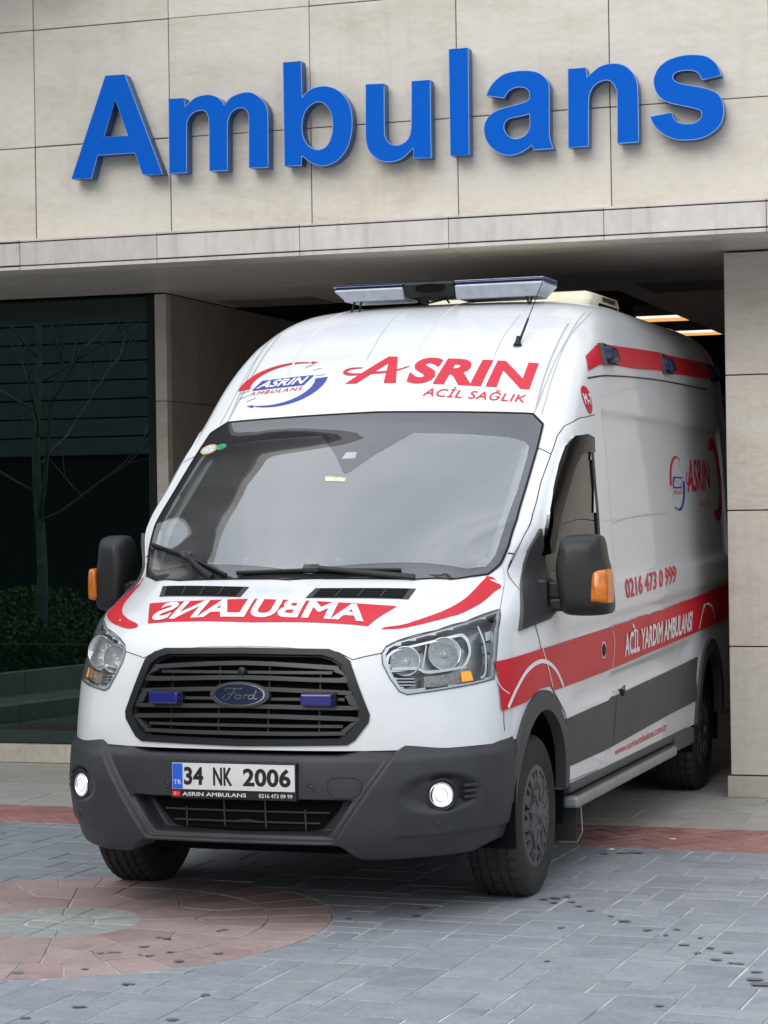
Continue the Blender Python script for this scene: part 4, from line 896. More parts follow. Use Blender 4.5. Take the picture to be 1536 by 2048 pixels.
for k in range(3): subs.append(ribbon('grid_rib', [(.628,-.84,.996-.013*k),(.70,-.79,.993-.013*k)], VH, .004, SILV, HL, off=-.022))
subs.append(ribbon('light_guide', [(.603,-.84,1.035),(.615,-.835,1.0),(.645,-.83,.955),(.69,-.81,.945),(.735,-.77,.950)], VH, .010, SILV, HL, off=-.010))
subs.append(ribbon('light_guide', [(.61,-.83,1.033),(.70,-.775,1.032),(.73,-.755,1.017),(.77,-.72,1.017),(.86,-.60,1.03)], VH, .012, SILV, HL, off=-.010))
for k in range(4):
    z = 1.165-.047*k
    subs.append(patch('day_running_cell', [[(.905,-.44-.004*k,z),(.922,-.40,z+.004),(.926,-.405,z-.034),(.908,-.45,z-.036)]], VH, SILV if k % 2 == 0 else HOUS, HL, off=-.02, grid=.02, thick=.03))
subs.append(ribbon('corner_guide', [(.88,-.47,1.19),(.895,-.46,1.10),(.905,-.50,1.0),(.90,-.54,.98)], VH, .009, CHROME, HL, off=-.012))
gs = ribbon('lamp_gasket', hl_o, VH, .0045, GREYV, HL, off=.0035, closed=True, smooth_pts=False); subs.append(gs)
HL2 = mirror(HL); [mirror(o, HL2) for o in subs]
# bonnet graphics ----------------------------------------------------
rib = [tuple(p) for p in T['ribbon']]
patch('stripe', [rib], VT, RED, bon, off=.0058, grid=.04)
text_on('mirrored_lettering', 'AMBULANS', [(-.505,-.732,1.213),(.462,-.742,1.206),(.437,-.592,1.272),(-.512,-.545,1.281)], VT, WHV, bon, off=.0072, bold=.035, flip=True)
swr = [tuple(p) for p in T['sw_r']]
swl = [tuple(p) for p in T['sw_l'][5:9]]
patch('stripe', [smv([(.802,-.11,1.375)]+swr[1:7]+swr[7:], VT, 3)], VT, RED, bon, off=.0055, grid=.04)
lsw = [(-.835,-.06,1.37),(-.87,-.14,1.325),(-.885,-.26,1.25),(-.855,-.40,1.215),(-.76,-.58,1.206),(-.66,-.69,1.19),(-.597,-.738,1.182),(-.559,-.751,1.186),(-.555,-.734,1.2),(-.633,-.662,1.217),(-.725,-.53,1.24),(-.79,-.36,1.285),(-.812,-.2,1.34)]
patch('stripe', [smv(lsw, VT, 3)], VT, RED, bon, off=.0055, grid=.04)
for L in ('vent_r', 'vent_l'):
    v = [Vector(p) for p in T[L]]
    vt = patch('bonnet_vent', [v], VT, PLAST, bon, off=.007, grid=.04, thick=.01)
    c = sum(v, Vector())/4; vin = [c+(p-c)*.88 for p in v]
    patch('vent_mesh', [vin], VT, VOID, vt, off=.0082, grid=.04)
    for k in range(1, 4):
        a = vin[0].lerp(vin[1], k/4); b = vin[3].lerp(vin[2], k/4); ribbon('vent_rib', [a, b], VT, .005, PLAST, vt, off=.010, smooth_pts=False)
    for k in range(1, 5):
        a = vin[0].lerp(vin[3], k/5); b = vin[1].lerp(vin[2], k/5); ribbon('vent_slat', [a, b], VT, .0028, BLACK, vt, off=.0088, smooth_pts=False)
# wipers
def wiper(name, base, hub, pts, lift=.022):
    H = []
    for p in pts:
        h, n = cast(p, VW, BODY); H.append(h+n*lift)
    bm = bmesh.new(); 
    L = []
    for a, b in zip(H, H[1:]): L += [a.lerp(b, k/4) for k in range(4)]
    L.append(H[-1]); tube_bm(bm, L, .0085, 6); o = obj_bm('wiper', bm, BLACK, VAN)
    bm = bmesh.new(); tube_bm(bm, [q-Vector((0,-.004,.010)) for q in L], .005, 4); obj_bm('blade', bm, VOID, o)
    hb = [cast(p, VW, BODY) for p in hub]; bm = bmesh.new(); A = [h+n*z for (h, n), z in zip(hb, (.035,.028,.012))]
    tube_bm(bm, A, [.010,.012,.015], 8); obj_bm('wiper_arm', bm, BLACK, o)
    bm = bmesh.new(); h, n = cast(hub[0], VW, BODY); box_bm(bm, (-.035,-.016,-.01), (.035,.016,.012), .005); d = (H[-1]-H[0]).normalized()
    M = Matrix((d, n.cross(d), n)).transposed().to_4x4(); M.translation = h+n*.03; bmesh.ops.transform(bm, matrix=M, verts=bm.verts); obj_bm('wiper_joint', bm, GRILLE, o)
wiper('wiper', None, [(.09,-.345,1.40),(.30,-.34,1.385),(.545,-.315,1.37)], O2['wip_r']); wiper('wiper', None, [(-.568,-.157,1.461),(-.48,-.255,1.41),(-.378,-.342,1.377)], O2['wip_l'])
# roof graphics ------------------------------------------------------
text_on('lettering', 'SRIN', [(.068,.985,2.289),(.719,.941,2.232),(.722,1.118,2.369),(.105,1.16,2.42)], VW, REDT, VAN, bold=.045)
tA = [Vector(T['t_asrin'][i]) for i in range(5)]
aL = lambda pts: [Vector((-.231,.995,2.294))*(1-u)*(1-v)+Vector((.035,.985,2.291))*u*(1-v)+Vector((.03,1.165,2.424))*u*v+Vector((-.19,1.185,2.442))*(1-u)*v for u, v in pts]
patch('lettering', [aL([(0,0),(.58,1),(.80,1),(1.0,0),(.76,0),(.66,.74),(.22,0)])], VW, REDT, VAN, off=.003, grid=.03)
stroke('lettering_swoosh', aL([(.42,.36),(.0,.32),(-.18,.40),(-.12,.52),(.15,.56)]), VW, .016, REDT, VAN, .003, wm=lambda t: .3+1.1*math.sin(math.pi*min(1, t*1.0)))
stroke('lettering_swoosh', aL([(.3,.37),(.65,.40),(.95,.50),(1.16,.64)]), VW, .016, REDT, VAN, .0032, wm=lambda t: 1.3-.9*t)
text_on('lettering', 'ACİL SAĞLIK', [(.194,.909,2.215),(.714,.864,2.169),(.724,.925,2.215),(.212,.968,2.268)], VW, REDT, VAN, bold=.006, space=1.08)
# logo: two sweeping arcs, a box and dashes
def logo(par, c, ax, ay, V, k=1.0, mats=(RED, BLUEV, WHV, REDT, GREYV)):
    """c centre, ax / ay: 3D vectors of the ellipse axes"""
    c = Vector(c); ax = Vector(ax); ay = Vector(ay)
    P = lambda u, v: c+ax*u+ay*v
    arc = lambda a0, a1, ro, n=14: [P(ro*math.cos(R_(a0+(a1-a0)*i/n)), ro*math.sin(R_(a0+(a1-a0)*i/n))) for i in range(n+1)]
    def taper(a0, a1, r0, dr, n=18):
        o = [(r0*math.cos(R_(a0+(a1-a0)*i/n)), r0*math.sin(R_(a0+(a1-a0)*i/n))) for i in range(n+1)]
        inn = []
        for i in range(n+1):
            a = R_(a0+(a1-a0)*i/n); r = r0-dr*(1-i/n)**.8-.012; inn.append((r*math.cos(a), r*math.sin(a)))
        return [P(*q) for q in o+inn[::-1]]
    lg = patch('logo', [taper(186, 62, 1.0, .26)], V, mats[0], par, off=.003, grid=.03, res=.02)
    patch('logo_arc', [taper(6, -118, 1.0, .26)], V, mats[1], lg, off=.003, grid=.03, res=.02)
    patch('arrow_head', [[P(.44,.96),(P(.46,.84)),P(.62,.86)]], V, mats[0], lg, off=.003, grid=.05, res=.02); patch('arrow_head', [[P(-.44,-.96),(P(-.46,-.84)),P(-.62,-.86)]], V, mats[1], lg, off=.003, grid=.05, res=.02)
    bx = patch('logo_box', [[P(-.66,-.18),P(.52,-.18),P(.66,.24),P(-.52,.24)]], V, mats[1], lg, off=.0035, grid=.04, res=.02)
    text_on('lettering', 'ASRIN', [P(-.58,-.13),P(.47,-.13),P(.57,.19),P(-.46,.19)], V, mats[2], bx, off=.0048, bold=.03)
    text_on('lettering', 'AMBULANS', [P(-.68,-.40),P(.50,-.40),P(.54,-.25),P(-.64,-.25)], V, mats[3], lg, off=.0035, bold=.01, space=1.25)
    for u, v, du, dv in ((.36,.66,.17,.14), (.58,.48,.18,.08), (.70,.20,.22,.03), (-.92,-.22,.22,.05), (-.86,-.48,.18,.10), (-.66,-.66,.18,.14)):
        stroke('dash', [P(u,v),P(u+du,v+dv)], V, .004*k, mats[4], lg, .003)
    return lg
logo(VAN, (-.573,1.028,2.300), (.232,0,.030), (.0,.150,.114), VW)
# antenna
h, n = cast((.579,1.25,2.466), VW, BODY); bm = bmesh.new(); lathe_bm(bm, [(0,-.002),(.022,-.002),(.021,.006),(.012,.026),(.009,.045),(.008,.05)], 16, Matrix.Translation(h) @ Vector((0,.25,1)).normalized().to_track_quat('Z','Y').to_matrix().to_4x4())
tip = Vector((.665,1.45,2.815)); m1 = h.lerp(tip, .40); tube_bm(bm, [h, h.lerp(m1, .5), m1], [.008,.0065,.0055], 8); tube_bm(bm, [m1, m1.lerp(tip, .5), tip], [.0028,.0024,.002], 6)
obj_bm('antenna', bm, BLACK, VAN, True)
# mirrors ------------------------------------------------------------
ho = [(1.073,1.54),(1.10,1.549),(1.16,1.552),(1.205,1.548),(1.232,1.530),(1.246,1.447),(1.259,1.394),(1.271,1.27),(1.268,1.213),(1.235,1.198),(1.15,1.194),(1.076,1.201),(1.058,1.224),(1.045,1.30),(1.034,1.40),(1.045,1.47),(1.057,1.519)]
hs = smooth_loop(ho, 3)
cx = sum(p[0] for p in hs)/len(hs); cz = sum(p[1] for p in hs)/len(hs)
bm = bmesh.new(); rings = []
for y, s in ((.115,.55),(.122,.74),(.14,.88),(.17,.965),(.21,1.0),(.285,1.0),(.30,.97)):
    rings.append([bm.verts.new((cx+(x-cx)*s, y+.10*(x-cx), cz+(z-cz)*s)) for x, z in hs])
for a, b in zip(rings, rings[1:]):
    for k in range(len(a)): bm.faces.new((a[k], a[(k+1) % len(a)], b[(k+1) % len(a)], b[k]))
bm.faces.new(rings[0]); bm.faces.new(rings[-1][::-1]); mir_h = obj_bm('door_mirror', bm, mat('mirror_plastic', (.020,.021,.022), rough=.42, spec=.45, bump=.08, bscale=800), VAN, True)
bm = bmesh.new(); to3 = lambda u, v, d: Vector((cx+(u-cx)*.9, d+.10*(u-cx), cz+(v-cz)*.93)); prism_bm(bm, [hs], .298, .304, to3); mg = obj_bm('mirror_glass', bm, CHROME, mir_h)
am = smooth_loop([(1.214,1.392),(1.262,1.398,1),(1.270,1.378),(1.274,1.278),(1.262,1.250),(1.200,1.256,1),(1.203,1.332)], 4)
bm = bmesh.new(); acx = sum(p[0] for p in am)/len(am); acz = sum(p[1] for p in am)/len(am); rings = []
for y, s in ((.128,.80),(.138,.95),(.16,1.0),(.23,1.02)): rings.append([bm.verts.new((acx+(x-acx)*s+(.006 if y > .2 else 0), y+.25*(x-acx), acz+(z-acz)*s)) for x, z in am])
for a, b in zip(rings, rings[1:]):
    for k in range(len(a)): bm.faces.new((a[k], a[(k+1) % len(a)], b[(k+1) % len(a)], b[k]))
bm.faces.new(rings[0]); mi = obj_bm('indicator_lens', bm, AMBER, mir_h, True)
bm = bmesh.new(); box_bm(bm, (.975,.155,1.272), (1.22,.215,1.348), .012); box_bm(bm, (.99,.16,1.215), (1.10,.23,1.275), .015); ma = obj_bm('mirror_arm', bm, BLACK, mir_h)
tri = [(.953,.206,1.578),(.93,.115,1.50),(.926,.06,1.42),(.968,-.217,1.151),(.985,-.05,1.165),(1.003,.131,1.182),(1.008,.26,1.218),(1.0,.27,1.30),(.97,.24,1.45)]
mb = patch('mirror_base', [tri], VG, GRILLE, mir_h, off=.018, grid=.05, thick=.025)
bm = bmesh.new(); box_bm(bm, (.955,.12,1.21), (1.01,.26,1.36), .015); mb2 = obj_bm('mirror_foot', bm, BLACK, mir_h)
m2 = mirror(mir_h); M2 = [m2]+[mirror(o, m2) for o in (mg, mi)]; [mirror(o, m2) for o in (ma, mb, mb2)]
for o in M2:                                        # the far mirror is turned in and shows narrower
    for v in o.data.vertices: v.co = Vector((-1.035+(v.co.x+1.04)*.72-(.022 if o is M2[2] else 0), v.co.y, v.co.z+.018))
# side: cladding, arches, sills --------------------------------------
clad = [(1.03,.335,.727),(1.03,1.143,.742),(1.03,1.21,.755),(1.03,1.31,.752),(1.03,2.75,.785),(1.03,3.345,.803),(1.03,3.30,.697),(1.03,3.33,.555),(1.03,2.607,.545),(1.03,1.13,.51),(1.03,.36,.507),(1.03,.365,.60)]
cl = patch('side_cladding', [clad], VL, CLAD, VAN, off=.007, grid=.07, thick=.012); mirror(cl)
ribbon('shut_line', [(1.03,1.284,.755),(1.03,1.278,.713),(1.03,1.237,.53)], VL, .006, SEAM, cl, off=.0085)
def arch(cy, extra=0):
    n = 40; O = []; I = []
    for k in range(n+1):
        a = math.pi*(-.16+1.32*k/n); O.append((1.0, cy-.02+.425*math.cos(a)*(1 if math.cos(a) > 0 else 1.02), .37+.515*max(math.sin(a), -.35*1.0)))
        I.append((1.0, cy-.015+.365*math.cos(a), .37+.430*max(math.sin(a), -.42)))
    return patch('wheel_arch_trim', [O+I[::-1]], VL, CLAD, VAN, off=.016, grid=.05, thick=.05)
for cy in (0, 3.75): o = arch(cy); mirror(o)
bm = bmesh.new(); box_bm(bm, (.99,.40,.388), (1.033,3.08,.425), .01); o = obj_bm('sill_trim', bm, CLAD, VAN); mirror(o)
bm = bmesh.new(); box_bm(bm, (.985,.42,.318), (1.062,2.62,.372), .016); st_ = obj_bm('side_step', bm, ALU, VAN)
bm = bmesh.new(); box_bm(bm, (1.0,2.64,.33), (1.05,3.16,.42), .012); obj_bm('sill_extension', bm, CLAD, VAN)
bm = bmesh.new(); box_bm(bm, (1.0,.46,.3725), (1.05,2.58,.3765), .002); obj_bm('tread_strip', bm, CLAD, st_)
bm = bmesh.new(); box_bm(bm, (.93,.50,.16), (1.03,.512,.36), .004); mf = obj_bm('mud_flap', bm, mat('flap_rubber', (.025,.025,.026), rough=.7), VAN)
bm = bmesh.new(); tube_bm(bm, [(1.015,.50,.35),(1.05,.505,.31),(1.055,.505,.20),(1.03,.505,.155),(.95,.505,.15)], .004, 6); obj_bm('flap_edge', bm, ALU, mf)
# stripes of the left flank
def jag(pts, amp, d=.035):
    L = []
    for a, b in zip(pts, pts[1:]):
        a, b = Vector(a), Vector(b); k = max(1, int((b-a).length/d)); L += [a.lerp(b, j/k)+Vector((0,0,random.uniform(-amp, amp))) for j in range(k)]
    return L+[Vector(pts[-1])]
tp = [tuple(p) for p in T['stripe_t']]; bt = [tuple(p) for p in T['stripe_b']]
tp[0] = (.945,-.470,1.037); bt[0] = (.945,-.472,.835)
hi = [tp[0]]+[tp[1]]+jag([tp[2],tp[3],tp[4]], .006)+[(1.02,4.84,1.20)]
lo = bt[:9]+[(1.03,4.84,.985)]
patch('stripe', [hi+lo[::-1]], VL, RED, VAN, off=.0075, grid=.07)
ribbon('stripe_arc', T['arc_l'], VL, .018, WHV, VAN, off=.009); ribbon('stripe_gap', [(1.0,.014,1.066),(1.0,.054,.999),(1.02,.128,.886)], VL, .008, WHV, VAN, off=.009); ribbon('stripe_gap', [(1.03,1.269,1.093),(1.03,1.247,.971),(1.03,1.20,.893)], VL, .007, WHV, VAN, off=.009)
ribbon('stripe_arc', [(1.0,3.38,.96),(1.0,3.46,1.03),(1.0,3.56,1.085),(1.0,3.68,1.09),(1.0,3.80,1.06),(1.0,3.86,.99)], VL, .016, WHV, VAN, off=.009)
ribbon('scratch', [(1.0,-.49,.98),(1.0,-.46,.93),(1.0,-.40,.90)], VL, .005, WHV, VAN, off=.009)
text_on('lettering', '0216 473 0 999', [T['phone'][0], T['phone'][1], T['phone'][2], T['phone'][3]], VL, REDT, VAN, off=.003, bold=.02, cut=.05)
q = T['text']; text_on('lettering', 'ACİL YARDIM AMBULANSI', [(1.03,1.467,.928),(1.03,3.15,.962),(1.02,3.21,1.107),(1.02,1.48,1.075)], VL, WHV, VAN, off=.010, bold=.03, cut=.05)
text_on('lettering', 'www.asrinambulans.com.tr', T['web'], VL, REDT, VAN, off=.003, bold=.006, cut=.05)
bm = bmesh.new(); h, n = cast((1.03,1.03,.99), VL, BODY); lathe_bm(bm, [(0,.010),(.020,.009),(.026,.004),(.030,.001),(.036,0)], 20, Matrix.Translation(h+n*.007) @ n.to_track_quat('Z','Y').to_matrix().to_4x4()); obj_bm('lock_cover', bm, BLACK, VAN, True)
ribbon('lock_ring', [(1.0,1.03+.045*math.cos(a),.99+.036*math.sin(a)) for a in [2*math.pi*k/16 for k in range(16)]], VL, .006, WHV, VAN, off=.0092, closed=True)
bm = bmesh.new(); box_bm(bm, (1.02,1.385,.742), (1.055,1.43,.775), .006); tube_bm(bm, [(1.04,1.39,.775),(1.05,1.40,.79),(1.05,1.43,.79),(1.04,1.45,.77)], .003, 5); obj_bm('tether_hook', bm, BLACK, VAN)
m7 = T['m7']; mc = Vector((.96,1.11,2.185)); dm = disc('badge_disc', mc, .058, .068, RED, VL, VAN, .003); text_on('lettering', 'M-7', [(.96,1.062,2.160),(.97,1.160,2.160),(.965,1.160,2.214),(.955,1.062,2.214)], VL, WHV, dm, off=.0048, bold=.03)
us = [tuple(p) for p in T['ustripe']]
patch('stripe', [us[:6]+[(.93,4.62,2.55),(.96,4.62,2.45)]+us[8:]], VL, RED, VAN, off=.004, grid=.06)
def ulamp(y):
    z0 = 2.380+.019*(y-1.5); z1 = 2.478+.019*(y-1.5); h, n = cast((.94,y,2.43), VL, BODY); xx = h.x; tilt = -.30
    f = lambda u, v, d: Vector((xx+d+tilt*(v-2.43)-.004, u, v))
    bm = bmesh.new(); prism_bm(bm, [smooth_loop([(y-.10,z0-.005,1),(y+.12,z0,1),(y+.125,z1,1),(y-.06,z1+.005,1)], 2)], -.01, .022, f); o = obj_bm('side_strobe', bm, BLACK, VAN)
    bm = bmesh.new(); rings = []
    L = smooth_loop([(y-.075,z0+.012),(y+.105,z0+.012),(y+.112,(z0+z1)/2),(y+.108,z1-.010),(y-.05,z1-.010),(y-.07,(z0+z1)/2)], 4)
    lx = sum(p[0] for p in L)/len(L); lz = sum(p[1] for p in L)/len(L)
    for d, s in ((.018,1.0),(.040,.96),(.052,.80),(.056,.5)): rings.append([bm.verts.new(f(lx+(p[0]-lx)*s, lz+(p[1]-lz)*s, d)) for p in L])
    for a, b in zip(rings, rings[1:]):
        for k in range(len(a)): bm.faces.new((a[k], a[(k+1) % len(a)], b[(k+1) % len(a)], b[k]))
    bm.faces.new(rings[-1]); obj_bm('lens', bm, DKBLUE, o, True)
for y in (1.56, 2.97, 4.40): ulamp(y)
logo(VAN, (.99,3.105,1.795), (0,.205,0), (0,0,.155), VL, .8)
text_on('lettering', 'ASRIN', [(1.0,3.37,1.742),(1.0,4.07,1.765),(1.0,4.08,1.94),(1.0,3.46,1.94)], VL, REDT, VAN, bold=.01, cut=.05); text_on('lettering', 'ACİL SAĞLIK', [(1.0,3.69,1.665),(1.0,4.05,1.668),(1.0,4.06,1.703),(1.0,3.70,1.703)], VL, REDT, VAN, cut=.05)
stroke('lettering_swoosh', [(1.0,3.40,1.86),(1.0,3.36,1.81),(1.0,3.45,1.79),(1.0,3.56,1.83)], VL, .014, REDT, VAN, .0035)
mo = [(1.0,4.12,2.0),(1.0,4.2,2.07),(1.0,4.34,2.07),(1.0,4.44,1.98),(1.0,4.48,1.83),(1.0,4.45,1.68),(1.0,4.36,1.59),(1.0,4.24,1.575),(1.0,4.13,1.63),(1.0,4.26,1.64),(1.0,4.36,1.72),(1.0,4.39,1.84),(1.0,4.36,1.94),(1.0,4.26,2.01)]
patch('crescent', [smv(mo, VL, 3)], VL, RED, VAN, off=.003, grid=.06)
bm = bmesh.new(); box_bm(bm, (.955,4.0,.60), (1.03,4.35,.66), .01); 
bm.free()
# roof light bar -----------------------------------------------------
def bar_sec(name, x0, x1, m, par, z0=2.783, z1=2.862, y0=1.80, y1=2.08, ends=(0,0), bev=.012):
    bm = bmesh.new(); box_bm(bm, (x0,y0,z0), (x1,y1,z1), bev)
    for v in bm.verts:
        if v.co.z < (z0+z1)/2:
            if ends[0] and v.co.x < x0+.03: v.co.x += .045
            if ends[1] and v.co.x > x1-.03: v.co.x -= .045
            v.co.y += .02 if v.co.y < (y0+y1)/2 else -.02
    return obj_bm(name, bm, m, par)
LBR = bar_sec('light_bar', -.190, .086, BLACK, VAN, 2.784, 2.860, 1.795, 2.085)
lb1 = bar_sec('lens', -.578, -.193, LBAR, LBR, 2.776, 2.842, ends=(1,0)); lb2 = bar_sec('lens', .089, .572, LBAR, LBR, 2.764, 2.840, ends=(0,1))
bar_sec('blue_cover', -.582, -.193, LBB, LBR, 2.843, 2.856, 1.797, 2.083, bev=.004); bar_sec('blue_cover', .089, .575, LBB, LBR, 2.841, 2.854, 1.797, 2.083, bev=.004); bar_sec('top_cover', -.578, -.193, LBAR, LBR, 2.857, 2.863, 1.80, 2.08, bev=.003); bar_sec('top_cover', .089, .571, LBAR, LBR, 2.855, 2.861, 1.80, 2.08, bev=.003)
bm = bmesh.new(); L = [(-.042+.08*math.cos(a)*(1 if True else 1), 2.826+.024*math.copysign(abs(math.sin(a))**.6, math.sin(a))) for a in [2*math.pi*k/32 for k in range(32)]]
prism_bm(bm, [L], 1.792, 1.80, lambda u, v, d: Vector((u, d, v))); obj_bm('speaker_grille', bm, VOID, LBR)
for sx, xa, xb in ((1,.455,.49), (1,.505,.475), (-1,-.477,-.50), (-1,-.44,-.455)):
    bm = bmesh.new(); tube_bm(bm, [(xa,1.85,2.785),(xb,1.84,2.705)], .006, 6); obj_bm('mounting_leg', bm, BLACK, LBR)
bm = bmesh.new(); tube_bm(bm, [(-.16,1.9,2.79),(-.12,1.86,2.765),(-.08,1.85,2.752),(-.02,1.86,2.765),(.02,1.88,2.775),(.03,1.90,2.755)], .006, 6); obj_bm('cable', bm, BLACK, LBR)
# roof air conditioner
bm = bmesh.new(); box_bm(bm, (-.28,2.40,2.74), (.665,3.15,2.850), .05)
for v in bm.verts:
    if v.co.y < 2.7 and v.co.z > 2.79: v.co.y += .06; v.co.z -= .004
AC = obj_bm('roof_air_conditioner', bm, CREAM, VAN, True)
bm = bmesh.new(); box_bm(bm, (.662,2.62,2.755), (.668,3.05,2.785), 0); obj_bm('vent_slot', bm, VOID, AC)
bm = bmesh.new(); box_bm(bm, (.6645,2.70,2.80), (.668,3.0,2.825), .002); obj_bm('maker_plate', bm, mat('dark_print', (.10,.04,.02), rough=.5), AC)
# ------------------------------------------------------------------ wheels
def wheel_meshes():
    seg = 120; R = .352; W = .235; bm = bmesh.new()
    prof = [(.205,.085),(.215,.108),(.235,.114),(.262,.1185),(.285,.119),(.305,.116),(.318,.1125),(.330,.108),(.342,.0985),(.3485,.088),(.3505,.070),(.3440,.0665),(.3440,.0600),(.3515,.0565),(.352,.030),(.3445,.0265),(.3445,.0200),(.352,.0165)]
    prof = prof+[(r, -w) for r, w in reversed(prof)]
    rings = []
    for i, (r, w_) in enumerate(prof):
        ring = []
        for k in range(seg):
            rr = r; a = 2*math.pi*k/seg
            if abs(w_) > .06 and .3395 < r < .3507 and k % 3 == 0: rr = r-.007
            if abs(w_) < .058 and r > .35 and k % 4 == 0: rr = r-.004
            ring.append(bm.verts.new((w_, rr*math.cos(a), rr*math.sin(a))))
        rings.append(ring)
    for a, b in zip(rings, rings[1:]):
        for k in range(seg): bm.faces.new((a[k], a[(k+1) % seg], b[(k+1) % seg], b[k]))
    bmesh.ops.recalc_face_normals(bm, faces=bm.faces[:])
    for v in bm.verts:                      # the loaded flat at the ground
        if v.co.z < -.340: v.co.z = -.340-(v.co.z+.340)*.1*0
    t = bpy.data.meshes.new('tyre'); bm.to_mesh(t); bm.free()
    bm = bmesh.new(); Mx = Matrix.Rotation(R_(90), 4, 'Y')
    lathe_bm(bm, [(0,.050),(.10,.050),(.195,.062),(.208,.095),(.214,.107)], 48, Mx); 
    d = bpy.data.meshes.new('rim'); bm.to_mesh(d); bm.free()
    # trim: outer ring, ten pairs of spokes, scalloped centre
    bm = bmesh.new(); circ = lambda r, n=80: [(r*math.cos(2*math.pi*k/n), r*math.sin(2*math.pi*k/n)) for k in range(n)]
    f = lambda u, v, dd: Vector((dd-.22*max(0, math.hypot(u, v)-.12)*.6, u, v))
    loops = [circ(.218)]
    for k in range(10):
        a0 = 2*math.pi*k/10+.05; 
        loops.append([(r*math.cos(a), r*math.sin(a)) for r, a in ((.198,a0+.075),(.198,a0+.275),(.158,a0+.20),(.146,a0+.175),(.158,a0+.145))])
        loops.append([(r*math.cos(a), r*math.sin(a)) for r, a in ((.198,a0+.325),(.199,a0+.515),(.175,a0+.47),(.160,a0+.42),(.172,a0+.37))])
    prism_bm(bm, loops, .110, .122, f)
    star = []
    for k in range(60):
        a = 2*math.pi*k/60; star.append(((.138+.014*math.cos(10*a-2.3)+.006*math.cos(20*a))*math.cos(a), (.138+.014*math.cos(10*a-2.3)+.006*math.cos(20*a))*math.sin(a)))
    prism_bm(bm, [star], .118, .132, lambda u, v, dd: Vector((dd-.05*max(0, math.hypot(u, v)-.05), u, v)))
    for k in range(10):
        a = 2*math.pi*(k+.5)/10; b2 = bmesh.ops.create_cube(bm, size=1)['verts']; 
        for v in b2: x, y, z = v.co; r = .10+.075*(y*1.0); v.co = Vector((.131+.004*(x)-.012*(r-.05)*2*.5, r*math.cos(a)-z*.006*math.sin(a), r*math.sin(a)+z*.006*math.cos(a)))
    lathe_bm(bm, [(0,.142),(.026,.141),(.033,.136),(.036,.128)], 28, Mx)
    c = bpy.data.meshes.new('wheel_trim'); bmesh.ops.recalc_face_normals(bm, faces=bm.faces[:]); bm.to_mesh(c); bm.free()
    return t, d, c
TM, DM, CM = wheel_meshes(); TM.materials.append(RUB); DM.materials.append(VOID); CM.materials.append(CAP)
for i, (x, y, rx) in enumerate(((.868,0,.1), (-.868,0,1.3), (.868,3.75,.7), (-.868,3.75,.4))):
    wo = bpy.data.objects.new('wheel', None); C.objects.link(wo); wo.parent = VAN; wo.location = (x, y, .340); wo.rotation_euler = (0,0,0 if x > 0 else math.pi)
    to = bpy.data.objects.new('tyre', TM); C.objects.link(to); to.parent = wo
    for nm, me in (('rim', DM), ('wheel_trim', CM)):
        o = bpy.data.objects.new(nm, me); C.objects.link(o); o.parent = wo; o.rotation_euler = (rx,0,0)
